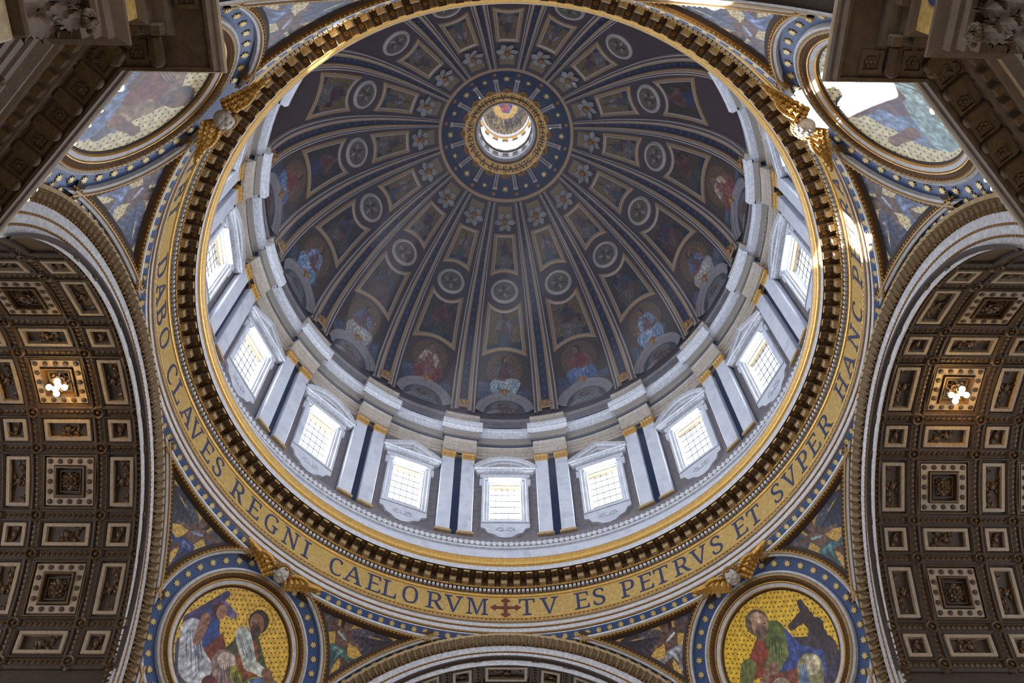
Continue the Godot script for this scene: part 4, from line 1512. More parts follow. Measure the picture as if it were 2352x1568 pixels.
func coffer_meshes() -> Dictionary:
	var d := {}
	var fr := func(w: float, h: float, b: float, z: float) -> MB:
		var mb := MB.new()
		var p := [Vector3(-w, -h, 0), Vector3(w, -h, 0), Vector3(w, h, 0), Vector3(-w, h, 0)]
		var u := [Vector3.BACK, Vector3.BACK, Vector3.BACK, Vector3.BACK]
		sweep(mb, p, u, [Vector2(-b, 0.0), Vector2(-b + 0.03, z), Vector2(-0.03, z), Vector2(0.0, 0.0)], true)
		return mb
	d.square_border = fr.call(1.34, 1.37, 0.48, 0.2).mesh()
	d.square_edge = fr.call(1.5, 1.53, 0.12, 0.26).mesh()
	d.square_inner = fr.call(0.86, 0.89, 0.16, 0.3).mesh()
	d.square_core = fr.call(0.62, 0.65, 0.14, 0.14).mesh()
	d.wide_border = fr.call(1.3, 0.64, 0.24, 0.22).mesh()
	d.narrow_border = fr.call(0.67, 1.42, 0.24, 0.22).mesh()
	d.small_border = fr.call(0.65, 0.66, 0.24, 0.22).mesh()
	var st := MB.new()
	for i in 5:
		for j in 5:
			if i in [0, 4] or j in [0, 4]:
				var xf := Transform3D(Basis(Vector3.RIGHT, PI / 2), Vector3(-1.1 + i * 0.55, -1.13 + j * 0.565, 0.2))
				lathe(st, [Vector2(0.15, 0.0), Vector2(0.15, 0.03), Vector2(0.08, 0.06), Vector2(0.0, 0.06)], 8, xf)
	d.studs = st.mesh()
	var ro := MB.new()
	for r in 2:
		for i in 8:
			var a := TAU * (i + 0.5 * r) / 8
			leaf(ro, Transform3D(Basis(Vector3.BACK, a), Vector3(-sin(a) * 0.1, cos(a) * 0.1, 0.03 + r * 0.1)), 0.3 - r * 0.08, 0.44 - r * 0.14, 0.16, 0.07, 4, 0.2)
	lathe(ro, [Vector2(0.17, 0.0), Vector2(0.17, 0.22), Vector2(0.1, 0.28), Vector2(0.06, 0.2), Vector2(0.0, 0.2)], 12, Transform3D(Basis(Vector3.RIGHT, PI / 2), Vector3(0, 0, 0.02)))
	d.rosette = ro.mesh()
	# carved foliage and figures of the oblong panels
	for v in ["wide", "narrow", "small"]:
		var w: float = {"wide": 1.0, "narrow": 0.38, "small": 0.36}[v]
		var h: float = {"wide": 0.36, "narrow": 1.12, "small": 0.36}[v]
		var mb := MB.new()
		var n: int = {"wide": 15, "narrow": 15, "small": 6}[v]
		for i in n:
			var p := Vector3(rng.randf_range(-w, w), rng.randf_range(-h, h), 0.02)
			leaf(mb, Transform3D(Basis(Vector3.BACK, rng.randf() * TAU), p), 0.16, 0.34, 0.1, 0.06, 4, 0.3)
		blob(mb, Vector3(0, 0, 0.05), Vector3(0.16, 0.2, 0.1), 8, 5)
		blob(mb, Vector3(0, 0.22 if h > 0.3 else 0.0, 0.06), Vector3(0.08, 0.1, 0.08), 7, 5)
		d[v + "_relief"] = mb.mesh()
	var rg := MB.new()
	lathe(rg, [Vector2(0.3, 0.0), Vector2(0.34, 0.05), Vector2(0.3, 0.1), Vector2(0.23, 0.05), Vector2(0.21, 0.0)], 14, Transform3D(Basis(Vector3.RIGHT, PI / 2), Vector3(0, 0, 0.0)))
	blob(rg, Vector3(0, 0, 0.04), Vector3(0.1, 0.1, 0.08), 7, 5)
	d.boss = rg.mesh()
	var lv := MB.new()
	leaf(lv, Transform3D.IDENTITY, 0.22, 0.42, 0.12, 0.1, 4, 0.3)
	d.leaf = lv.mesh()
	return d

func vault_xf(z: float, ang: float, r: float) -> Transform3D:   # for azimuth 0: x to the right along the arc, y deeper into the arm
	var a := deg_to_rad(ang)
	var o := Vector3(sin(a), cos(a), 0)
	return look(Vector3(0, 32.0, z) + o * r, -o, Vector3(0, 0, -1))

func build_vault(called: String, deg: float, side: String, cf: Dictionary, rows: Array, cols: int) -> void:
	var t := thing(called, "dark coffered barrel vault with pale framed panels behind the %s arch" % side, "vault", Transform3D(Basis(Vector3.UP, -deg_to_rad(deg)), Vector3.ZERO), "", "structure")
	var mb := MB.new()
	var n := 48
	for i in n:
		var a := lerpf(-98, 98, float(i) / n)
		var b := lerpf(-98, 98, float(i + 1) / n)
		var pa := Vector3(sin(deg_to_rad(a)), cos(deg_to_rad(a)), 0)
		var pb := Vector3(sin(deg_to_rad(b)), cos(deg_to_rad(b)), 0)
		for q in [[12.36, -D + 0.02, 1.0], [13.6, -D + 0.02, -1.0]]:
			var c := Vector3(0, 32, q[1])
			var e := Vector3(0, 32, -46)
			mb.quad(c + pa * q[0], c + pb * q[0], e + pb * q[0], e + pa * q[0], -pa * q[2], -pb * q[2], -pb * q[2], -pa * q[2])
	part(t, "vault_ground", mb, M.vault_brown)
	if rows.is_empty():
		return
	# ribs: lengthwise and crosswise bands
	var xs := [-20.85, -23.05, -26.65, -28.85, -32.45, -34.65].slice(0, cols + 1)
	var zl: float = xs[-1]
	var lo: float = rows[0]
	var hi: float = rows[-1]
	var rb := MB.new()
	var rl := MB.new()
	var angs := [-74.2, -64.3, -46.5, -36.6, -18.8, -8.9, 8.9, 18.8, 36.6, 46.5, 64.3, 74.2]
	for x in xs:
		var p := []
		var u := []
		for i in 41:
			var a := deg_to_rad(lerpf(-76, 76, i / 40.0))
			var o := Vector3(sin(a), cos(a), 0)
			p.append(Vector3(0, 32, x) + o * 12.34)
			u.append(-o)
		sweep(rb, p, u, [Vector2(-0.42, 0), Vector2(-0.4, 0.12), Vector2(-0.28, 0.2), Vector2(-0.22, 0.2), Vector2(-0.2, 0.1), Vector2(0.2, 0.1), Vector2(0.22, 0.2), Vector2(0.28, 0.2), Vector2(0.4, 0.12), Vector2(0.42, 0)])
		for i in 110:
			var a := lerpf(-76, 76, i / 109.0)
			if a < lo - 10 or a > hi + 10:
				continue
			var xf := vault_xf(x, a, 12.24)
			var l0 := MB.new()
			leaf(l0, Transform3D(Basis(Vector3.BACK, -PI / 2), Vector3(-0.12, 0, 0)), 0.3, 0.24, 0.06, 0.05, 3, 0.2)
			rl.v.append_array(xf * l0.v)
			rl.t.append_array(l0.t)
			for q in l0.n:
				rl.n.append(xf.basis * q)
	for a in angs:
		if a < lo - 12 or a > hi + 12:
			continue
		var o := Vector3(sin(deg_to_rad(a)), cos(deg_to_rad(a)), 0)
		sweep(rb, [Vector3(0, 32, -20.7) + o * 12.34, Vector3(0, 32, zl - 0.4) + o * 12.34], [-o, -o], [Vector2(-0.42, 0), Vector2(-0.4, 0.12), Vector2(-0.28, 0.2), Vector2(-0.22, 0.2), Vector2(-0.2, 0.1), Vector2(0.2, 0.1), Vector2(0.22, 0.2), Vector2(0.28, 0.2), Vector2(0.4, 0.12), Vector2(0.42, 0)])
		var k := 0
		var z := -20.95
		while z > zl:
			var xf := vault_xf(z, a, 12.24)
			var l0 := MB.new()
			leaf(l0, Transform3D(Basis.IDENTITY, Vector3(0, -0.12, 0)), 0.3, 0.24, 0.06, 0.05, 3, 0.2)
			rl.v.append_array(xf * l0.v)
			rl.t.append_array(l0.t)
			for q in l0.n:
				rl.n.append(xf.basis * q)
			z -= 0.3
		for x in xs:
			part(t, "ring_boss", cf.boss, M.vault_gilt, vault_xf(x, a, 12.16))
	part(t, "vault_ribs", rb, M.vault_brown)
	stuff(part(t, "rib_foliage", rl, M.vault_gilt))
	for i in 120:   # upright leaves along the mouth
		var a := lerpf(-88, 88, i / 119.0)
		if i % 1 == 0 and a > lo - 14 and a < hi + 14:
			part(t, "edge_leaf", cf.leaf, M.vault_gilt, vault_xf(-20.62, a, 12.24))
	for a in rows:
		var tall := absf(fmod(absf(a) + 1.0, 27.7)) < 3.0
		for c in cols:
			var z: float = [-21.95, -24.85, -27.75, -30.65, -33.55][c]
			var big := c % 2 == 1
			var kind: String = "square" if tall and big else "narrow" if tall else "wide" if big else "small"
			var o := part(t, "coffer", cf[kind + "_border"], M.vault_cream, vault_xf(z, a, 12.34).rotated_local(Vector3.BACK, PI / 2))
			if kind == "square":
				o.transform = vault_xf(z, a, 12.34).rotated_local(Vector3.BACK, PI / 2)
				part(o, "gilt_edge", cf.square_edge, M.vault_gilt)
				part(o, "inner_molding", cf.square_inner, M.vault_gilt)
				part(o, "core_molding", cf.square_core, M.vault_brown)
				stuff(part(o, "studs", cf.studs, M.dark_brown))
				part(o, "rosette", cf.rosette, M.vault_gilt)
			else:
				part(o, "carved_panel", cf[kind + "_relief"], M.vault_gilt)

# ---------- walls, floor and the near piers
func slab(t: Node3D, called: String, c: Vector3, s: Vector3, m: Material) -> void:
	var mb := MB.new()
	box(mb, Transform3D(Basis.IDENTITY, c), s)
	part(t, called, mb, m)

func build_shell() -> void:
	var f := thing("floor", "wide marble floor of the crossing far below the dome", "floor", Transform3D.IDENTITY, "", "structure")
	slab(f, "paving", Vector3(0, -1.95, 0), Vector3(104, 0.5, 104), M.floor_marble)
	var names := ["wall_front", "wall_right", "wall_rear", "wall_left"]
	for q in 4:
		var w := thing(names[q], "%s arm's tall side and end walls under its vault" % ["front", "right", "rear", "left"][q], "wall", Transform3D(Basis(Vector3.UP, -PI / 2 * q), Vector3.ZERO), "", "structure")
		for s in [-1.0, 1.0]:
			slab(w, "side_wall", Vector3(s * 12.85, 15.2, -34.2), Vector3(1.7, 34.2, 25.0), M.warm_stone)
		# end wall, pierced by a tall window
		slab(w, "end_wall", Vector3(0, 8.0, -46.8), Vector3(28, 20, 1.2), M.warm_stone)
		slab(w, "end_wall", Vector3(0, 42.0, -46.8), Vector3(28, 12, 1.2), M.warm_stone)
		for s in [-1.0, 1.0]:
			slab(w, "end_wall", Vector3(s * 10.0, 27.0, -46.8), Vector3(10, 18, 1.2), M.warm_stone)

func path_sweep(mb: MB, pl: Array, prof: Array) -> void:   # plan points (x, z), mouldings of (out, height); out lies to the left of the walk
	var pts := []
	var ups := []
	for p in pl:
		pts.append(Vector3(p.x, 0, p.y))
		ups.append(Vector3.UP)
	var pr := []
	for p in prof:
		pr.append(p)
	pr.reverse()
	sweep(mb, pts, ups, pr)

func giant_capital() -> MB:   # 2.5 wide, 3.4 high, thick with curling leaves
	var mb := MB.new()
	box(mb, Transform3D(Basis.IDENTITY, Vector3(0, 1.6, 0.4)), Vector3(1.9, 3.1, 0.75), 0.1)
	box(mb, Transform3D(Basis.IDENTITY, Vector3(0, 0.1, 0.5)), Vector3(2.3, 0.2, 1.0), 0.06)
	for row in 3:
		var nL := 5 if row != 1 else 4
		for i in nL:
			var x := (i - (nL - 1) * 0.5) * 0.44
			for q in 2:
				leaf(mb, Transform3D(Basis(Vector3.BACK, -0.08 * (i - (nL - 1) * 0.5)), Vector3(x, 0.18 + row * 0.66, 0.78 + 0.05 * q)), 0.5 - 0.2 * q, 1.0 + row * 0.08 - 0.1 * q, 0.42 + row * 0.08 - 0.06 * q, 0.14, 12, 0.3 - 0.15 * q)
	for s in [-1.0, 1.0]:
		for row in 3:
			for i in 2:
				leaf(mb, Transform3D(Basis(Vector3.UP, s * 1.4), Vector3(s * 0.95, 0.18 + row * 0.66, 0.25 + i * 0.42)), 0.46, 1.0 + row * 0.1, 0.4, 0.13, 10, 0.3)
		leaf(mb, Transform3D(Basis(Vector3.UP, s * 0.75), Vector3(s * 0.85, 1.3, 0.75)), 0.5, 1.5, 0.6, 0.14, 12, 0.2)
		for q in 22:
			var a := q * 0.5
			var r := 0.32 * (1.0 - q / 25.0)
			blob(mb, Vector3(s * (1.12 + r * cos(a) * 0.8), 2.72 + r * sin(a), 1.2), Vector3(0.09, 0.09, 0.11), 8, 6)
		leaf(mb, Transform3D(Basis(Vector3.BACK, s * 0.45), Vector3(s * 0.12, 1.7, 0.8)), 0.24, 1.3, 0.36, 0.1, 9)
	box(mb, Transform3D(Basis.IDENTITY, Vector3(0, 3.22, 0.6)), Vector3(2.75, 0.34, 1.3), 0.1)
	blob(mb, Vector3(0, 3.05, 1.28), Vector3(0.26, 0.24, 0.18), 10, 7)
	return mb

func build_pier(n: int, sx: float, sz: float, detailed: bool, side: String) -> void:
	var t := thing("pillar_%d" % n, "massive %s corner pier with dark carved cornice and leafy capitals" % side, "pier", Transform3D.IDENTITY, "", "structure")
	var W := [Vector2(-11.95, 47), Vector2(-11.95, 21.75), Vector2(-13.5, 21.75), Vector2(-21.75, 13.5), Vector2(-21.75, 11.95), Vector2(-47, 11.95)]
	var pl := []
	for p in W:
		pl.append(Vector2(p.x * -sx, p.y * sz))
	var flip := sx * sz > 0.0
	# body
	var mb := MB.new()
	for i in pl.size() - 1:
		var a: Vector2 = pl[i]
		var b: Vector2 = pl[i + 1]
		var d := (b - a).normalized()
		var nn := Vector3(d.y, 0, -d.x)
		var mid := (a + b) * 0.5
		if nn.dot(Vector3(-mid.x, 0, -mid.y)) < 0.0:
			nn = -nn
		mb.flat(Vector3(a.x, -1.7, a.y), Vector3(b.x, -1.7, b.y), Vector3(b.x, 31.4, b.y), Vector3(a.x, 31.4, a.y), nn)
	part(t, "pier_body", mb, M.pier_stone)
	var tr := [Vector2(-11.95, 21.75), Vector2(-13.5, 21.75), Vector2(-21.75, 13.5), Vector2(-21.75, 11.95), Vector2(-24, 11.95), Vector2(-24, 24), Vector2(-11.95, 24)]
	var poly := []
	for p in tr:
		poly.append(Vector2(p.x * -sx, p.y * sz))
	var cap := MB.new()
	prism(cap, poly, 30.4, 31.4, Transform3D(Basis(Vector3.RIGHT, Vector3.BACK, Vector3.UP), Vector3.ZERO))
	part(t, "pier_top", cap, M.pier_stone)
	if not detailed:
		return
	if flip:
		pl.reverse()
	for d in [["architrave", "pier_stone", [Vector2(0.3, 24.2), Vector2(0.5, 24.22), Vector2(0.5, 24.75), Vector2(0.58, 24.8), Vector2(0.58, 25.35), Vector2(0.68, 25.42), Vector2(0.68, 25.9), Vector2(0.95, 26.15), Vector2(0.95, 26.3)]],
			["frieze", "gold_mosaic", [Vector2(0.95, 26.3), Vector2(0.5, 26.35), Vector2(0.5, 28.2)]],
			["bed_molding", "pier_stone", [Vector2(0.5, 28.2), Vector2(0.66, 28.3), Vector2(0.72, 28.42), Vector2(0.72, 28.85), Vector2(1.05, 28.95), Vector2(1.12, 29.2)]],
			["soffit", "pier_stone", [Vector2(1.12, 29.2), Vector2(1.16, 29.36), Vector2(2.1, 29.4), Vector2(2.1, 29.28), Vector2(2.2, 29.28)]],
			["corona", "pier_stone", [Vector2(2.2, 29.28), Vector2(2.22, 29.7), Vector2(2.3, 29.74), Vector2(2.34, 29.95)]],
			["cornice_lip", "pale_pier", [Vector2(2.34, 29.95), Vector2(2.38, 30.02), Vector2(2.36, 30.2), Vector2(0.0, 30.4)]]]:
		var m := MB.new()
		var pr := []
		for p in d[2]:
			pr.append(p)
		path_sweep(m, pl, pr)
		part(t, d[0], m, M[d[1]])
	var dn := MB.new()
	box(dn, Transform3D.IDENTITY, Vector3(0.34, 0.4, 0.32), 0.03)
	var dm := dn.mesh()
	var mo := MB.new()
	box(mo, Transform3D(Basis.IDENTITY, Vector3(0, 0, 0)), Vector3(0.42, 0.26, 0.86), 0.05)
	blob(mo, Vector3(0, -0.06, 0.4), Vector3(0.22, 0.16, 0.14), 9, 6)
	leaf(mo, Transform3D(Basis(Vector3.RIGHT, PI / 2), Vector3(0, -0.12, -0.36)), 0.4, 0.75, 0.1, 0.08, 6, 0.3)
	var mm := mo.mesh()
	var sq := MB.new()
	sweep(sq, [Vector3(-0.3, 0, -0.3), Vector3(-0.3, 0, 0.3), Vector3(0.3, 0, 0.3), Vector3(0.3, 0, -0.3)], [Vector3.DOWN, Vector3.DOWN, Vector3.DOWN, Vector3.DOWN], [Vector2(-0.08, 0), Vector2(-0.06, 0.1), Vector2(0.06, 0.1), Vector2(0.08, 0)], true)
	var sqm := sq.mesh()
	var rs := MB.new()
	for i in 6:
		var a := TAU * i / 6
		blob(rs, Vector3(cos(a) * 0.13, -0.02, sin(a) * 0.13), Vector3(0.09, 0.06, 0.09), 7, 4)
	blob(rs, Vector3(0, -0.06, 0), Vector3(0.07, 0.07, 0.07), 7, 5)
	var rsm := rs.mesh()
	var kb := MB.new()
	for i in pl.size() - 1:
		var a: Vector2 = pl[i]
		var b: Vector2 = pl[i + 1]
		var dir := (b - a).normalized()
		var out := Vector3(dir.y, 0, -dir.x)
		var mid := (a + b) * 0.5
		if out.dot(Vector3(-mid.x, 0, -mid.y)) < 0.0:
			out = -out
		var ext := 1.2 if a.distance_to(b) < 13 else 0.0
		var l := a.distance_to(b) + 2 * ext
		var far := maxf(absf(a.x), absf(a.y)) > 40 or maxf(absf(b.x), absf(b.y)) > 40
		var n_ := int(l / 0.62)
		for k in n_:
			var s := (k + 0.5) / n_ * l - ext
			var p2 := a + dir * s
			if maxf(absf(p2.x), absf(p2.y)) > 29.0:
				continue
			var base := Vector3(p2.x, 0, p2.y)
			part(t, "dentil", dm, M.pier_stone, look(base + out * 0.86 + Vector3(0, 28.62, 0), out, Vector3.UP))
		n_ = maxi(1, int(l / 1.15))
		for k in n_:
			var p2 := a + dir * ((k + 0.5) / n_ * l - ext)
			if maxf(absf(p2.x), absf(p2.y)) > 29.0:
				continue
			part(t, "modillion", mm, M.pier_stone, look(Vector3(p2.x, 29.26, p2.y) + out * 1.55, out, Vector3.UP))
			var p3 := a + dir * ((k + 1.0) / n_ * l - ext)
			var o := part(t, "soffit_coffer", sqm, M.pier_stone, look(Vector3(p3.x, 29.4, p3.y) + out * 1.62, out, Vector3.UP))
			part(o, "rosette", rsm, M.pier_stone)
		var e2 := 1.9 if a.distance_to(b) < 13 else 0.0
		n_ = int((a.distance_to(b) + 2 * e2) / 0.3)
		for k in n_:
			var p2 := a + dir * ((k + 0.5) / n_ * (a.distance_to(b) + 2 * e2) - e2)
			if maxf(absf(p2.x), absf(p2.y)) < 29.0:
				blob(kb, Vector3(p2.x, 30.3, p2.y) + out * 2.3, Vector3(0.07, 0.12, 0.07), 6, 5)
	stuff(part(t, "cornice_knobs", kb, M.pale_pier))
	# giant fluted pilasters with leafy capitals on the arm side and on the slanting face
	var cm := giant_capital().mesh()
	var prof := [Vector2(-1.15, 0.0), Vector2(-1.15, 0.55)]
	for i in 5:
		var cx := -0.84 + i * 0.42
		for k in 7:
			var a := PI * k / 6.0
			prof.append(Vector2(cx - 0.16 * cos(a), 0.55 - 0.2 * sin(a)))
	prof.append(Vector2(1.15, 0.55))
	prof.append(Vector2(1.15, 0.0))
	var shm := MB.new()
	prism(shm, prof, 0.0, 18.2, Transform3D(Basis(Vector3.RIGHT, Vector3.BACK, Vector3.UP), Vector3(0, -18.2, 0)))
	box(shm, Transform3D(Basis.IDENTITY, Vector3(0, -0.35, 0.28)), Vector3(2.36, 0.7, 0.62), 0.06)
	var sm := shm.mesh()
	for e in [[Vector3(-11.95 * -sx, 20.7, 22.95 * sz), Vector3(sx, 0, 0)], [Vector3(-11.95 * -sx, 20.7, 26.6 * sz), Vector3(sx, 0, 0)], [Vector3(-15.2 * -sx, 20.7, 20.05 * sz), Vector3(sx, 0, -sz)], [Vector3(-20.05 * -sx, 20.7, 15.2 * sz), Vector3(sx, 0, -sz)]]:
		var out: Vector3 = (e[1] * Vector3(-1, 1, 1)).normalized()
		var o := part(t, "giant_pilaster", sm, M.pale_pier, look(e[0], out, Vector3.UP))
		part(o, "capital", cm, M.pier_stone, Transform3D(Basis.IDENTITY, Vector3(0, 0, -0.1)), "dark leafy capital")
	var ch: String = "O" if sx > 0 else "M"
	part(t, "letter", letter_mesh(ch, 1.3, 0.04), M.letter_blue, look(Vector3(11.43 * sx, 27.2, 22.6), Vector3(-sx, 0, 0), Vector3.UP))

# ---------- painted and mosaic pictures (flat prints), in unit coordinates, y down
class Pa:
	var im: Image
	var x0 := 0
	var y0 := 0
	var w := 0
	var h := 0
	var g: FastNoiseLite
	var asp := 1.0      # width over height
	var rot := 0.0
	func R(x: float, y: float) -> Vector2:
		return Vector2(x - 0.5, y - 0.5).rotated(rot) + Vector2(0.5, 0.5) if rot != 0.0 else Vector2(x, y)
	func put(x: int, y: int, c: Color, a: float) -> void:
		if x < 0 or y < 0 or x >= w or y >= h:
			return
		if a >= 1.0:
			im.set_pixel(x0 + x, y0 + y, c)
		elif a > 0.0:
			im.set_pixel(x0 + x, y0 + y, im.get_pixel(x0 + x, y0 + y).lerp(c, a))
	func grain(c: Color, x: int, y: int, amt: float) -> Color:
		var u := x * 256.0 / h
		var v := y * 256.0 / h
		var k := 1.0 + amt * g.get_noise_2d(u, v)
		if amt > 0.3:
			k *= 0.8 + 0.55 * absf(g.get_noise_2d(u * 0.55 + v * 0.2 + 400.0, v * 0.22))   # brushed folds
		return Color(c.r * k, c.g * k, c.b * k)
	func fillc(c: Color, amt := 0.25) -> void:
		for y in h:
			for x in w:
				im.set_pixel(x0 + x, y0 + y, grain(c, x, y, amt))
	func ell(ex: float, ey: float, rx: float, ry: float, turn: float, c: Color, amt := 0.35) -> void:
		var m := maxf(rx, ry)
		var o := R(ex, ey)
		var cs := cos(turn + rot)
		var sn := sin(turn + rot)
		for y in range(int((o.y - m) * h), int((o.y + m) * h) + 2):
			for x in range(int((o.x - m / asp) * w), int((o.x + m / asp) * w) + 2):
				var dx := ((x + 0.5) / w - o.x) * asp
				var dy := (y + 0.5) / h - o.y
				var u := (dx * cs + dy * sn) / rx
				var v := (-dx * sn + dy * cs) / ry
				var d := sqrt(u * u + v * v)
				if d < 1.0:
					put(x, y, grain(c, x, y, amt), clampf((1.0 - d) * minf(rx, ry) * h * 0.7, 0, 1))
	func cap(ax: float, ay: float, bx: float, by: float, ra: float, rb: float, c: Color, amt := 0.35) -> void:
		var m := maxf(ra, rb)
		var A := R(ax, ay)
		var B := R(bx, by)
		var sc := Vector2(asp, 1.0)
		var e := (B - A) * sc
		var l2 := maxf(e.length_squared(), 1e-6)
		for y in range(int((minf(A.y, B.y) - m) * h), int((maxf(A.y, B.y) + m) * h) + 2):
			for x in range(int((minf(A.x, B.x) - m / asp) * w), int((maxf(A.x, B.x) + m / asp) * w) + 2):
				var p := (Vector2((x + 0.5) / w, (y + 0.5) / h) - A) * sc
				var t := clampf(p.dot(e) / l2, 0, 1)
				var d := p.distance_to(e * t) / lerpf(ra, rb, t)
				if d < 1.0:
					put(x, y, grain(c, x, y, amt), clampf((1.0 - d) * m * h * 0.7, 0, 1))
	func poly(given: Array, c: Color, amt := 0.35) -> void:
		var pts := []
		for p in given:
			pts.append(R(p.x, p.y))
		var n := pts.size()
		var lo := 1e9
		var hi := -1e9
		for p in pts:
			lo = minf(lo, p.y)
			hi = maxf(hi, p.y)
		for y in range(maxi(0, int(lo * h)), mini(h, int(hi * h) + 1)):
			var fy := (y + 0.5) / h
			var xs := []
			for i in n:
				var a: Vector2 = pts[i]
				var b: Vector2 = pts[(i + 1) % n]
				if (a.y <= fy) != (b.y <= fy):
					xs.append(a.x + (fy - a.y) / (b.y - a.y) * (b.x - a.x))
			xs.sort()
			for k in range(0, xs.size() - 1, 2):
				for x in range(int(xs[k] * w + 0.5), int(xs[k + 1] * w + 0.5)):
					put(x, y, grain(c, x, y, amt), 1.0)
	func folds(ax: float, ay: float, bx: float, by: float, spread: float, n: int, c: Color, r := 0.008) -> void:   # drawn folds of a cloth
		var A := Vector2(ax, ay)
		var B := Vector2(bx, by)
		var s := (B - A).orthogonal().normalized() * spread
		for i in n:
			var f := (i + 0.5) / n * 2.0 - 1.0
			var q := A + s * f * 0.6 / Vector2(asp, 1)
			var e := B + s * f / Vector2(asp, 1)
			var j := sin(i * 12.9 + ax * 78.0) * 0.5 + 0.5
			var k := sin(i * 7.3 + ay * 51.0) * 0.5 + 0.5
			var m := q.lerp(e, 0.25 + 0.4 * j) + (s / Vector2(asp, 1)) * (k - 0.5) * 0.35
			var z := q.lerp(e, 0.6 + 0.4 * k)
			cap(q.x, q.y, m.x, m.y, r * 0.35, r * 0.9, c, 0.5)
			cap(m.x, m.y, z.x, z.y, r * 0.9, r * 0.2, c, 0.5)

func painter(im: Image, x: int, y: int, w: int, h: int) -> Pa:
	var p := Pa.new()
	p.im = im
	p.x0 = x
	p.y0 = y
	p.w = w
	p.h = h
	p.g = FastNoiseLite.new()
	p.g.frequency = 0.07
	p.g.fractal_octaves = 3
	p.g.seed = x + y * 7 + 3
	return p

func head(p: Pa, x: float, y: float, r: float, skin: Color, hair: Color, facing: float, beard: bool) -> void:
	var turn := facing / p.asp
	p.ell(x - turn * r * 0.25, y - r * 0.15, r * 1.1, r * 1.15, 0, hair, 0.5)
	p.ell(x + turn * r * 0.15, y + r * 0.05, r * 0.78, r * 1.0, turn * 0.2, skin, 0.25)
	if beard:
		p.ell(x + turn * r * 0.3, y + r * 0.75, r * 0.55, r * 0.75, 0, hair.lerp(skin, 0.25), 0.5)
	for s in [-1.0, 1.0]:
		p.ell(x + turn * r * 0.35 + s * r * 0.3 / p.asp, y - r * 0.05, r * 0.14, r * 0.08, 0, hair.darkened(0.4), 0.1)
	p.cap(x + turn * r * 0.42, y, x + turn * r * 0.5, y + r * 0.32, r * 0.06, r * 0.1, skin.darkened(0.3), 0.1)

func seated(p: Pa, cx: float, cy: float, s: float, robe: Color, cloak: Color, hair: Color, turn: float, beard: bool, standing := false) -> void:
	var skin := c8(120, 84, 66)
	var X := func(x): return cx + x * s * turn
	var Y := func(y): return cy + y * s
	var q := func(a): 
		var o := []
		for e in a:
			o.append(Vector2(X.call(e[0]), Y.call(e[1])))
		return o
	p.poly(q.call([[-0.22, -0.3], [0.02, -0.42], [0.2, -0.28], [0.26, 0.02], [0.2, 0.2], [-0.24, 0.2], [-0.32, -0.02]]), cloak)
	if standing:
		p.poly(q.call([[-0.2, 0.0], [0.18, 0.0], [0.24, 0.5], [0.12, 0.72], [-0.2, 0.7], [-0.26, 0.4]]), robe)
		p.folds(X.call(0.0), Y.call(0.05), X.call(-0.02), Y.call(0.66), 0.16 * s, 6, robe.lightened(0.28), 0.012 * s)
		p.folds(X.call(0.02), Y.call(0.1), X.call(0.0), Y.call(0.66), 0.13 * s, 5, robe.darkened(0.4), 0.01 * s)
	else:
		p.poly(q.call([[-0.3, 0.05], [0.1, 0.0], [0.36, 0.12], [0.42, 0.3], [0.24, 0.56], [-0.1, 0.62], [-0.36, 0.46], [-0.42, 0.22]]), robe)
		p.cap(X.call(-0.05), Y.call(0.18), X.call(0.32), Y.call(0.2), 0.16 * s, 0.14 * s, robe.lightened(0.12))
		p.cap(X.call(0.32), Y.call(0.22), X.call(0.2), Y.call(0.58), 0.13 * s, 0.08 * s, robe)
		p.folds(X.call(-0.1), Y.call(0.16), X.call(0.22), Y.call(0.5), 0.2 * s, 7, robe.lightened(0.3), 0.012 * s)
		p.folds(X.call(-0.2), Y.call(0.16), X.call(0.02), Y.call(0.58), 0.16 * s, 5, robe.darkened(0.45), 0.012 * s)
	p.poly(q.call([[-0.12, -0.26], [0.12, -0.28], [0.16, 0.05], [-0.14, 0.08]]), cloak.lerp(c8(110, 50, 44), 0.6))
	p.cap(X.call(-0.18), Y.call(-0.2), X.call(-0.28), Y.call(0.02), 0.085 * s, 0.07 * s, cloak.lightened(0.1))
	p.cap(X.call(-0.28), Y.call(0.02), X.call(-0.02), Y.call(0.08), 0.06 * s, 0.045 * s, skin)
	p.cap(X.call(0.16), Y.call(-0.2), X.call(0.3), Y.call(-0.02), 0.085 * s, 0.065 * s, cloak.lightened(0.1))
	p.cap(X.call(0.3), Y.call(-0.02), X.call(0.36), Y.call(-0.22), 0.055 * s, 0.04 * s, skin)
	p.ell(X.call(0.37), Y.call(-0.25), 0.05 * s, 0.05 * s, 0, skin)
	p.folds(X.call(-0.1), Y.call(-0.24), X.call(-0.24), Y.call(0.06), 0.07 * s, 4, cloak.darkened(0.4), 0.01 * s)
	head(p, X.call(0.03), Y.call(-0.42), 0.1 * s, skin, hair, turn, beard)

func tile_mat(i: int, fresh := false) -> StandardMaterial3D:
	var key := "dome_picture_%d%s" % [i, "_fresh" if fresh else ""]
	if not M.has(key):
		var m := pic(key, M.atlas, 0.55)
		m.albedo_color = c8(236, 232, 236) if fresh else c8(196, 192, 194)
		m.uv1_scale = Vector3(0.25, 0.25, 1)
		m.uv1_offset = Vector3((i % 4) * 0.25, (i / 4) * 0.25, 0)
	return M[key]

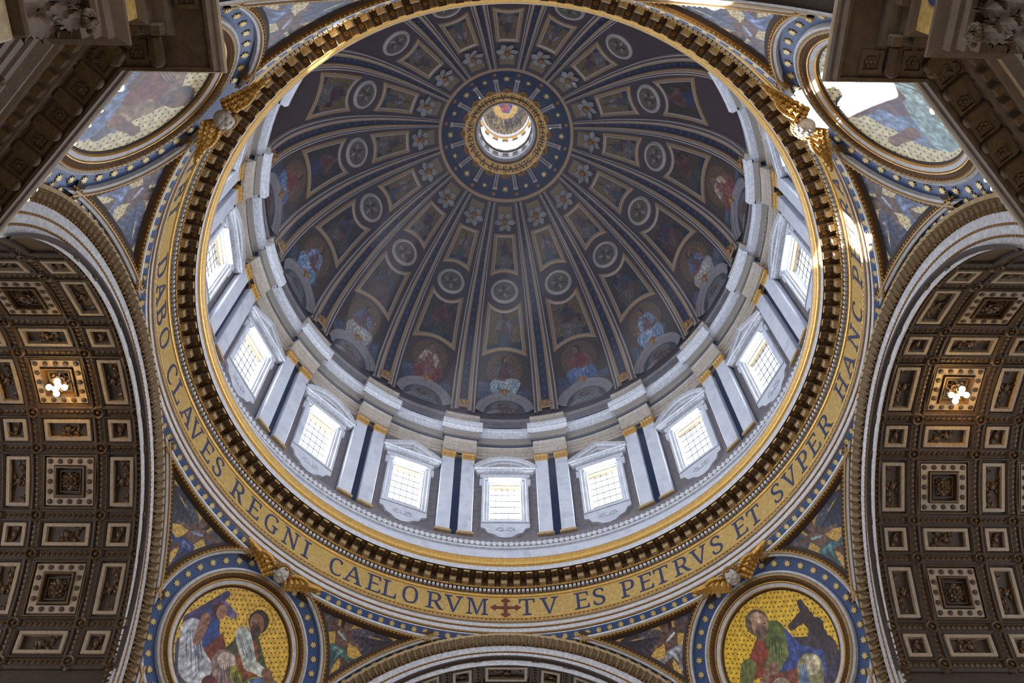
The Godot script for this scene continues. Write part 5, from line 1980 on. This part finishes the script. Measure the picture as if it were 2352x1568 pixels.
func winged(p: Pa, wing: Color, cloth: Color, skin: Color, hair: Color) -> void:   # a flying youth; the round mosaic bulges in from the left, the panel's tip is at the right
	for f in 8:   # wings of dark feathers
		var t := f / 7.0
		p.cap(0.47, 0.22, 0.7 - t * 0.13, 0.16 + t * 0.2, 0.035, 0.016, wing.lerp(wing.lightened(0.12), t), 0.5)
	p.cap(0.46, 0.17, 0.6, 0.1, 0.04, 0.05, wing.lightened(0.22), 0.5)
	p.cap(0.58, 0.1, 0.7, 0.14, 0.045, 0.018, wing.lightened(0.1), 0.5)
	for f in 6:
		var t := f / 5.0
		p.cap(0.34, 0.2, 0.2 + t * 0.07, 0.1 + t * 0.18, 0.035, 0.016, wing.lerp(wing.lightened(0.15), t), 0.5)
	p.cap(0.33, 0.14, 0.24, 0.08, 0.04, 0.05, wing.lightened(0.2), 0.5)
	p.cap(0.4, 0.4, 0.385, 0.53, 0.062, 0.045, skin)
	p.cap(0.385, 0.53, 0.39, 0.66, 0.042, 0.022, skin)
	p.cap(0.39, 0.66, 0.375, 0.7, 0.022, 0.014, skin.darkened(0.15))
	p.cap(0.43, 0.38, 0.46, 0.47, 0.055, 0.04, skin.darkened(0.15))
	p.cap(0.46, 0.47, 0.455, 0.55, 0.036, 0.02, skin.darkened(0.2))
	p.cap(0.4, 0.22, 0.42, 0.37, 0.085, 0.065, skin)
	p.cap(0.395, 0.2, 0.405, 0.3, 0.04, 0.05, skin.lightened(0.1))
	p.folds(0.385, 0.24, 0.405, 0.36, 0.03, 3, skin.darkened(0.25), 0.008)
	p.cap(0.435, 0.2, 0.47, 0.27, 0.036, 0.026, skin)
	p.cap(0.47, 0.27, 0.53, 0.3, 0.026, 0.016, skin.lightened(0.08))
	p.cap(0.365, 0.2, 0.29, 0.17, 0.036, 0.026, skin)
	p.cap(0.29, 0.17, 0.23, 0.15, 0.026, 0.016, skin.lightened(0.08))
	p.poly([Vector2(0.36, 0.34), Vector2(0.45, 0.36), Vector2(0.48, 0.42), Vector2(0.53, 0.4), Vector2(0.51, 0.46), Vector2(0.46, 0.45), Vector2(0.43, 0.42), Vector2(0.405, 0.5), Vector2(0.41, 0.58), Vector2(0.39, 0.6), Vector2(0.385, 0.48), Vector2(0.36, 0.46), Vector2(0.34, 0.4)], cloth)
	p.folds(0.37, 0.38, 0.48, 0.42, 0.04, 4, cloth.lightened(0.25), 0.008)
	p.folds(0.39, 0.42, 0.4, 0.56, 0.02, 3, cloth.darkened(0.3), 0.008)
	p.cap(0.37, 0.22, 0.43, 0.27, 0.014, 0.012, cloth.lightened(0.35))
	head(p, 0.41, 0.125, 0.06, skin.lightened(0.06), hair, 1.0, false)

func spotted(p: Pa, gold: Color, tick: Color, n: int, amt := 0.22) -> void:   # gold ground set with rows of small dark marks
	p.fillc(gold, amt)
	var nx := int(n * p.asp)
	for j in n:
		for i in nx:
			var x := (i + 0.5 + 0.5 * (j % 2)) / nx
			var y := (j + 0.5) / n
			p.ell(x + rng.randf_range(-0.1, 0.1) / n, y, 0.26 / n, 0.2 / n, rng.randf() * 3.0, tick, 0.2)

func tex_of(im: Image) -> ImageTexture:
	return ImageTexture.create_from_image(im)

func make_pictures() -> void:
	var at := Image.create(1024, 1024, false, Image.FORMAT_RGB8)
	var robes := [c8(64, 78, 86), c8(96, 62, 50), c8(52, 66, 104), c8(110, 104, 98), c8(70, 76, 56), c8(94, 82, 66)]
	var cloaks := [c8(130, 130, 134), c8(54, 64, 92), c8(108, 78, 62), c8(58, 54, 62), c8(100, 50, 48), c8(60, 78, 100)]
	var hairs := [c8(40, 30, 26), c8(58, 44, 34), c8(90, 84, 78)]
	for i in 16:
		var p := painter(at, (i % 4) * 256, (i / 4) * 256, 256, 256)
		if i < 6:
			p.fillc([c8(128, 104, 56), c8(84, 70, 48), c8(70, 60, 46)][i % 3], 0.35)
			p.poly([Vector2(0, 0.8), Vector2(1, 0.74), Vector2(1, 1), Vector2(0, 1)], c8(56, 54, 56))
			for w in 4:   # wings or clouds behind
				p.ell(rng.randf_range(0.1, 0.9), rng.randf_range(0.3, 0.7), 0.16, 0.1, rng.randf() * 3, cloaks[(i + w) % 6].darkened(0.35), 0.4)
			seated(p, 0.5, 0.5, 0.72, robes[i], cloaks[i], hairs[i % 3], 1.0 if i % 2 == 0 else -1.0, i % 3 == 0, i % 2 == 0)
		elif i < 12:
			p.fillc(c8(64, 52, 42), 0.3)
			p.ell(0.5, 0.3, 0.36, 0.3, 0, c8(92, 72, 48), 0.3)
			for w in 9:
				p.ell(rng.randf_range(0.0, 1.0), rng.randf_range(0.6, 0.95), rng.randf_range(0.1, 0.24), rng.randf_range(0.06, 0.12), 0, c8(62, 70, 92).lerp(c8(100, 106, 118), rng.randf() * 0.6), 0.4)
			var lightr: Color = [c8(150, 168, 172), c8(112, 142, 168), c8(120, 60, 54), c8(86, 110, 148), c8(160, 158, 152), c8(84, 120, 112)][i - 6]
			seated(p, 0.5, 0.42, 0.66, lightr, [c8(82, 70, 72), c8(110, 132, 160), c8(170, 150, 128), c8(120, 62, 60), c8(76, 92, 120), c8(104, 58, 54)][i - 6], hairs[i % 3], 1.0 if i % 2 == 0 else -1.0, i % 2 == 0)
		elif i < 14:
			p.fillc(c8(112, 104, 84), 0.35)
			for a in 6:
				var t := TAU * a / 6 + 0.3
				p.cap(0.5 + cos(t) * 0.12, 0.5 + sin(t) * 0.12, 0.5 + cos(t) * 0.33, 0.5 + sin(t) * 0.33, 0.07, 0.035, [c8(62, 56, 52), c8(168, 160, 148)][a % 2], 0.4)
			head(p, 0.5, 0.5, 0.11, c8(112, 92, 76), c8(54, 44, 38), 0.3, false)
		else:
			p.fillc(c8(76, 82, 90), 0.35)
			p.ell(0.5, 0.5, 0.3, 0.4, 0, c8(110, 112, 108), 0.3)
			p.ell(0.5, 0.95, 0.36, 0.42, 0, [c8(96, 62, 62), c8(120, 124, 128)][i % 2], 0.4)
			p.folds(0.5, 0.65, 0.5, 1.0, 0.3, 8, c8(150, 146, 142), 0.014)
			p.cap(0.3, 0.75, 0.16, 0.95, 0.09, 0.07, c8(150, 146, 142), 0.4)
			head(p, 0.5, 0.42, 0.13, c8(128, 104, 86), c8(70, 58, 50), 0.6, true)
	M.atlas = tex_of(at)
	# the round corner mosaics
	for q in 4:
		var im := Image.create(512, 512, false, Image.FORMAT_RGB8)
		var p := painter(im, 0, 0, 512, 512)
		p.rot = [-0.506, 0.506, 0.0, 0.0][q]
		if q < 2:
			spotted(p, [c8(222, 180, 66), c8(226, 184, 44)][q], c8(96, 74, 26), 26)
		else:
			spotted(p, c8(214, 204, 160), c8(110, 100, 70), 24)
		if q == 0:
			# a winged helper in white and blue behind, and a bearded writer in front
			p.cap(0.12, 0.3, 0.42, 0.06, 0.06, 0.03, c8(70, 62, 104))
			p.cap(0.4, 0.16, 0.5, 0.22, 0.05, 0.03, c8(110, 96, 140))
			p.cap(0.14, 0.5, 0.18, 0.9, 0.12, 0.14, c8(70, 74, 100))
			p.cap(0.16, 0.38, 0.2, 0.62, 0.11, 0.15, c8(196, 200, 204))
			p.folds(0.16, 0.36, 0.22, 0.7, 0.1, 6, c8(128, 134, 150), 0.01)
			p.cap(0.3, 0.26, 0.32, 0.44, 0.08, 0.08, c8(50, 72, 130))
			p.poly([Vector2(0.26, 0.5), Vector2(0.42, 0.36), Vector2(0.46, 0.5), Vector2(0.34, 0.6)], c8(132, 62, 34))
			p.cap(0.26, 0.26, 0.2, 0.44, 0.045, 0.035, c8(150, 108, 84))
			head(p, 0.38, 0.2, 0.06, c8(156, 112, 86), c8(70, 42, 34), 1.0, false)
			p.poly([Vector2(0.4, 0.52), Vector2(0.58, 0.36), Vector2(0.74, 0.4), Vector2(0.8, 0.62), Vector2(0.9, 0.86), Vector2(0.86, 1.0), Vector2(0.3, 1.0), Vector2(0.3, 0.74)], c8(70, 78, 44))
			p.poly([Vector2(0.56, 0.42), Vector2(0.72, 0.42), Vector2(0.74, 0.72), Vector2(0.54, 0.72)], c8(146, 78, 40))
			p.cap(0.6, 0.38, 0.66, 0.6, 0.075, 0.06, c8(190, 196, 190))
			p.cap(0.66, 0.6, 0.78, 0.68, 0.055, 0.04, c8(186, 192, 180))
			p.folds(0.58, 0.36, 0.68, 0.6, 0.05, 5, c8(130, 140, 140), 0.008)
			p.cap(0.44, 0.6, 0.48, 0.92, 0.11, 0.12, c8(150, 130, 120))
			p.ell(0.46, 0.58, 0.08, 0.07, 0.3, c8(214, 196, 178))
			p.cap(0.52, 0.66, 0.62, 1.0, 0.05, 0.08, c8(150, 146, 52))
			p.cap(0.7, 0.82, 0.6, 1.0, 0.12, 0.1, c8(176, 166, 60))
			p.folds(0.44, 0.6, 0.46, 0.96, 0.09, 6, c8(112, 92, 92), 0.01)
			p.folds(0.54, 0.66, 0.66, 0.98, 0.08, 6, c8(84, 92, 40), 0.011)
			p.cap(0.32, 0.76, 0.42, 0.96, 0.07, 0.1, c8(112, 44, 44))
			p.poly([Vector2(0.64, 0.72), Vector2(0.84, 0.7), Vector2(0.9, 0.78), Vector2(0.74, 0.88)], c8(92, 122, 164))
			p.poly([Vector2(0.7, 0.8), Vector2(0.88, 0.74), Vector2(0.92, 0.9), Vector2(0.8, 0.96)], c8(120, 110, 112))
			p.cap(0.8, 0.68, 0.86, 0.92, 0.045, 0.035, c8(140, 98, 74))
			for r in 40:
				var t := TAU * r / 40
				p.ell(0.74 + cos(t) * 0.12, 0.26 + sin(t) * 0.12, 0.008, 0.008, 0, c8(140, 104, 30), 0.1)
			head(p, 0.72, 0.28, 0.085, c8(140, 98, 72), c8(62, 44, 34), -0.5, true)
		elif q == 1:
			p.ell(0.9, 0.7, 0.12, 0.24, 0.1, c8(66, 60, 84))
			p.ell(0.94, 0.9, 0.1, 0.1, 0, c8(140, 150, 164))
			# a dark bird with a raised wing
			for f in 7:
				p.cap(0.86, 0.5, 0.7 + f * 0.035, 0.12 + f * 0.05, 0.05, 0.03, c8(58, 46, 56).lightened(f * 0.02), 0.4)
			p.cap(0.8, 0.46, 0.82, 0.3, 0.09, 0.06, c8(58, 48, 58))
			p.cap(0.62, 0.42, 0.86, 0.5, 0.04, 0.12, c8(70, 58, 62))
			p.cap(0.6, 0.3, 0.72, 0.22, 0.03, 0.05, c8(62, 48, 48))
			p.cap(0.72, 0.22, 0.82, 0.34, 0.05, 0.05, c8(62, 48, 48))
			p.ell(0.7, 0.52, 0.1, 0.05, 0, c8(140, 128, 126))
			for r in 40:
				var t := TAU * r / 40
				p.ell(0.27 + cos(t) * 0.13, 0.26 + sin(t) * 0.13, 0.008, 0.008, 0, c8(150, 112, 24), 0.1)
			p.poly([Vector2(0.3, 0.36), Vector2(0.5, 0.26), Vector2(0.66, 0.44), Vector2(0.86, 0.5), Vector2(0.88, 0.72), Vector2(0.5, 0.7)], c8(66, 84, 150))
			p.poly([Vector2(0.28, 0.4), Vector2(0.42, 0.32), Vector2(0.46, 0.66), Vector2(0.24, 0.72), Vector2(0.2, 0.6)], c8(136, 62, 40))
			p.cap(0.44, 0.34, 0.48, 0.5, 0.1, 0.085, c8(96, 112, 48))
			p.cap(0.48, 0.5, 0.42, 0.62, 0.08, 0.07, c8(130, 136, 76))
			p.folds(0.44, 0.34, 0.46, 0.6, 0.07, 5, c8(66, 84, 40), 0.009)
			p.cap(0.42, 0.62, 0.34, 0.84, 0.055, 0.05, c8(152, 114, 88))
			p.cap(0.22, 0.62, 0.2, 0.78, 0.07, 0.055, c8(110, 116, 58))
			p.cap(0.2, 0.78, 0.24, 0.92, 0.045, 0.04, c8(146, 108, 84))
			p.poly([Vector2(0.4, 0.68), Vector2(0.7, 0.6), Vector2(0.86, 0.66), Vector2(0.84, 1.0), Vector2(0.36, 1.0)], c8(134, 74, 52))
			p.cap(0.74, 0.62, 0.76, 0.96, 0.11, 0.1, c8(150, 146, 100))
			p.ell(0.76, 0.6, 0.07, 0.08, 0, c8(204, 196, 160))
			p.folds(0.68, 0.6, 0.7, 0.96, 0.05, 4, c8(92, 120, 176), 0.012)
			p.folds(0.52, 0.68, 0.48, 1.0, 0.14, 8, c8(92, 46, 36), 0.01)
			p.cap(0.5, 0.78, 0.5, 0.98, 0.09, 0.12, c8(176, 156, 130))
			p.poly([Vector2(0.06, 0.92), Vector2(0.34, 0.72), Vector2(0.4, 0.98), Vector2(0.1, 1.0)], c8(190, 184, 176))
			head(p, 0.31, 0.27, 0.095, c8(168, 132, 104), c8(96, 80, 66), 0.7, true)
			p.ell(0.29, 0.22, 0.06, 0.05, 0, c8(190, 158, 128))
		else:
			p.ell(0.5, 0.62, 0.4, 0.36, 0, c8(120, 140, 170))
			for w2 in 6:
				p.ell(rng.randf_range(0.2, 0.8), rng.randf_range(0.5, 0.95), 0.16, 0.1, rng.randf(), c8(130, 146, 170).lerp(c8(92, 84, 96), rng.randf()), 0.4)
			seated(p, 0.5, 0.5, 0.9, c8(150, 182, 180) if q == 2 else c8(110, 130, 168), c8(112, 134, 170) if q == 2 else c8(140, 110, 80), c8(84, 72, 66), -1.0 if q == 2 else 1.0, true)
		pic("tondo_%d" % q, tex_of(im), 0.45)
	for i in 6:
		var im := Image.create(640, 366, false, Image.FORMAT_RGB8)
		var p := painter(im, 0, 0, 640, 366)
		p.asp = 1.745
		if i < 4:
			spotted(p, [c8(206, 168, 78), c8(198, 160, 70), c8(204, 168, 82), c8(196, 158, 72)][i], c8(120, 94, 40), 30)
		else:
			spotted(p, c8(210, 196, 150), c8(130, 116, 80), 26)
		winged(p, [c8(28, 34, 48), c8(46, 38, 52), c8(40, 36, 48), c8(26, 30, 56), c8(44, 52, 78), c8(58, 70, 100)][i], [c8(44, 62, 120), c8(62, 104, 100), c8(150, 152, 160), c8(54, 104, 110), c8(92, 110, 150), c8(96, 116, 160)][i], c8(98, 70, 58), c8(42, 28, 24))
		pic("angel_%d" % i if i < 4 else "angel_pale_%d" % (i - 4), tex_of(im), 0.45)
	var fi := Image.create(128, 128, false, Image.FORMAT_RGB8)
	var fp := painter(fi, 0, 0, 128, 128)
	spotted(fp, c8(190, 190, 130), c8(96, 120, 90), 14)
	fp.ell(0.5, 0.5, 0.3, 0.3, 0, c8(60, 110, 110))
	pic("foot_picture", tex_of(fi), 0.45)
	var ci := Image.create(256, 256, false, Image.FORMAT_RGB8)
	var cp := painter(ci, 0, 0, 256, 256)
	cp.fillc(c8(150, 138, 116), 0.45)
	for i in 26:
		var t := TAU * i / 26
		cp.ell(0.5 + cos(t) * 0.36, 0.5 + sin(t) * 0.36, 0.09, 0.06, t, c8(150, 136, 108).lerp(c8(96, 92, 92), rng.randf()), 0.5)
	cp.ell(0.5, 0.5, 0.26, 0.26, 0, c8(212, 176, 104), 0.2)
	cp.poly([Vector2(0.34, 0.56), Vector2(0.44, 0.36), Vector2(0.58, 0.34), Vector2(0.66, 0.5), Vector2(0.56, 0.64)], c8(74, 98, 164))
	cp.ell(0.5, 0.46, 0.1, 0.09, 0, c8(170, 92, 92))
	pic("cup_picture", tex_of(ci), 0.5)

# ---------- lamps
func bulb_cluster(at: Vector3, side: String, energy: float) -> void:
	var o := thing("vault_lamp", "cluster of glowing white bulbs hanging at the %s vault's crown" % side, "lamp", Transform3D(Basis.IDENTITY, at))
	var m := MB.new()
	lathe(m, [Vector2(0.0, -0.1), Vector2(0.12, -0.1), Vector2(0.16, 0.0), Vector2(0.05, 0.08), Vector2(0.04, 0.4), Vector2(0.0, 0.4)], 10)
	for i in 6:
		var a := TAU * i / 6
		box(m, Transform3D(Basis(Vector3.UP, a), Vector3(cos(a) * 0.2, 0, -sin(a) * 0.2)), Vector3(0.4, 0.05, 0.05), 0.01)
	part(o, "fitting", m, M.bronze_brown)
	var b := MB.new()
	blob(b, Vector3.ZERO, Vector3(0.17, 0.16, 0.17), 12, 9)
	var bm := b.mesh()
	for p in [Vector3(0.1, -0.1, 0.38), Vector3(-0.1, -0.1, -0.4), Vector3(0.1, -0.1, 0.13), Vector3(-0.1, -0.1, -0.13), Vector3(0.42, -0.1, 0), Vector3(-0.42, -0.1, 0)]:
		part(o, "bulb", bm, M.warm_bulb, Transform3D(Basis.IDENTITY, p))
	var l := OmniLight3D.new()
	l.name = "lamp_light"
	l.light_color = c8(255, 196, 84)
	l.light_energy = energy
	l.light_size = 0.3
	l.omni_range = 60.0
	l.omni_attenuation = 2.0
	l.shadow_enabled = true
	l.position = at + Vector3(0, -0.45, 0)
	add_child(l, true)

func cornice_lamps() -> void:
	var b := MB.new()
	blob(b, Vector3.ZERO, Vector3(0.1, 0.1, 0.1), 10, 8)
	var bm := b.mesh()
	var st := MB.new()
	lathe(st, [Vector2(0.05, -0.24), Vector2(0.03, -0.2), Vector2(0.03, -0.08), Vector2(0.06, -0.06), Vector2(0.05, -0.02)], 8)
	var stm := st.mesh()
	var ord := ["topmost", "second from the top", "third from the top", "fourth from the top", "fifth from the top", "sixth from the top", "lowest"]
	for s in [-1.0, 1.0]:
		var side := "left" if s < 0 else "right"
		var fr := [0.06, 0.18, 0.26, 0.36, 0.62, 0.68, 1.06] if s < 0 else [0.12, 0.5, 0.55, 0.98]
		for i in fr.size():
			var f: float = fr[i]
			var p := Vector3(lerpf(12.9, 19.1, f) * s, 30.5, lerpf(19.15, 12.95, f))
			var big := i == 0
			var o := thing("cornice_lamp", "small glowing bulb on the %s pier cornice, %s of its row" % [side, ord[i] if i < fr.size() - 1 else "lowest"], "lamp", Transform3D(Basis.IDENTITY, p), "bulbs on the pier cornices")
			part(o, "bulb", bm, M.small_bulb, Transform3D(Basis.IDENTITY.scaled(Vector3.ONE * (1.5 if big else 0.9)), Vector3(0, 0.04, 0)))
			part(o, "holder", stm, M.lead)
			if big:
				var l := OmniLight3D.new()
				l.name = "cornice_light"
				l.light_color = c8(255, 214, 150)
				l.light_energy = 1.5
				l.light_size = 0.15
				l.omni_range = 40.0
				l.omni_attenuation = 2.0
				l.shadow_enabled = true
				l.position = p + Vector3(0, 0.04, 0)
				add_child(l, true)

func day_window(at: Vector3, towards: Vector3, size: Vector2, energy: float, col: Color) -> void:   # daylight through an opening
	var l := AreaLight3D.new()
	l.name = "daylight"
	l.area_size = size
	l.area_normalize_energy = false
	l.light_energy = energy
	l.light_color = col
	l.area_range = 90.0
	l.area_attenuation = 2.0
	l.shadow_enabled = true
	l.transform = look(at, -towards, Vector3.UP)
	add_child(l, true)

func _ready() -> void:
	rng.seed = 20
	var cam := Camera3D.new()
	cam.name = "camera"
	cam.fov = 40.9463
	cam.near = 0.1
	cam.far = 400.0
	cam.position = Vector3(-0.906, 0, 25.031)
	cam.rotation = Vector3(1.10304, -0.039382, -0.0257098)
	add_child(cam)
	cam.current = true
	var env := Environment.new()
	var sky := Sky.new()
	var sm := ProceduralSkyMaterial.new()
	sm.sky_top_color = c8(206, 222, 246)
	sm.sky_horizon_color = c8(240, 244, 250)
	sm.ground_horizon_color = c8(200, 200, 200)
	sm.ground_bottom_color = c8(170, 168, 164)
	sm.sky_energy_multiplier = 2.0
	sm.sun_angle_max = 1.0
	sky.sky_material = sm
	env.background_mode = Environment.BG_SKY
	env.sky = sky
	env.tonemap_mode = Environment.TONE_MAPPER_LINEAR
	env.tonemap_exposure = 1.0
	env.volumetric_fog_enabled = true
	env.volumetric_fog_density = 0.0
	env.sdfgi_enabled = true
	env.ssao_enabled = true
	env.ssil_enabled = true
	var we := WorldEnvironment.new()
	we.name = "environment"
	we.environment = env
	add_child(we)
	var sun := DirectionalLight3D.new()
	sun.name = "sun"
	sun.light_color = c8(255, 246, 230)
	sun.light_energy = 34.0
	sun.light_angular_distance = 0.5
	sun.shadow_enabled = true
	sun.basis = Basis.looking_at(-Vector3(-0.335, 0.4224, -0.8422), Vector3.UP)
	add_child(sun)
	for k in range(-7, 9):
		day_window(V(deg_to_rad(k * 22.5), 21.75, 62.3), Vector3(-sin(deg_to_rad(k * 22.5)), 0, cos(deg_to_rad(k * 22.5))), Vector2(2.5, 4.8), 10.0 + 5.0 * cos(deg_to_rad(k * 22.5 + 22.0)), c8(226, 236, 255))
	for q in 4:
		var a := q * PI / 2
		var out := Vector3(sin(a), 0, -cos(a))
		day_window(out * 46.0 + Vector3(0, 27, 0), -out, Vector2(10, 17), 3.0, c8(236, 240, 250))

	make_materials()
	glow("lantern_glow", c8(250, 250, 255), 2.4)
	glow("warm_bulb", c8(255, 244, 220), 8.0)
	glow("small_bulb", c8(255, 236, 170), 5.0)
	make_pictures()
	make_dome_curve()
	build_shell()
	build_ring()
	build_drum()
	for k in range(-7, 9):
		build_window(k, k + 8)
	build_dome()
	build_lantern()
	for k in 8:
		var a := deg_to_rad(k * 45.0)
		day_window(V(a, 3.0, 107.2), Vector3(-sin(a), 0, cos(a)), Vector2(1.1, 3.4), 1.6, c8(246, 248, 255))
	build_pendentives()
	var hz := FogVolume.new()
	hz.name = "haze"
	hz.size = Vector3(38, 40, 38)
	hz.position = Vector3(0, 66, 0)
	hz.shape = RenderingServer.FOG_VOLUME_SHAPE_ELLIPSOID
	var fm := FogMaterial.new()
	fm.density = 0.0009
	fm.albedo = c8(220, 232, 255)
	hz.material = fm
	tag(hz, "thin blue haze with sunbeams in the air under the dome", "haze", "", "stuff")
	add_child(hz)
	build_arch(4, 0, "front", true)
	build_arch(5, 90, "right", true)
	build_arch(6, 180, "rear", false)
	build_arch(7, -90, "left", true)
	var cf := coffer_meshes()
	var all := [-69.25, -55.4, -41.55, -27.7, -13.85, 0.0, 13.85, 27.7, 41.55, 55.4, 69.25]
	build_vault("ceiling_left", -90, "left", cf, all.slice(2), 4)
	build_vault("ceiling_right", 90, "right", cf, all.slice(0, 9), 4)
	build_vault("ceiling_front", 0, "front", cf, all.slice(1, 10), 1)
	build_vault("ceiling_rear", 180, "rear", cf, [], 0)
	build_pier(1, -1, 1, true, "left near")
	build_pier(2, 1, 1, true, "right near")
	build_pier(3, -1, -1, false, "left far")
	build_pier(4, 1, -1, false, "right far")
	bulb_cluster(Vector3(-24.85, 43.82, -0.1), "left", 9.0)
	bulb_cluster(Vector3(24.85, 43.82, -0.1), "right", 9.0)
	cornice_lamps()
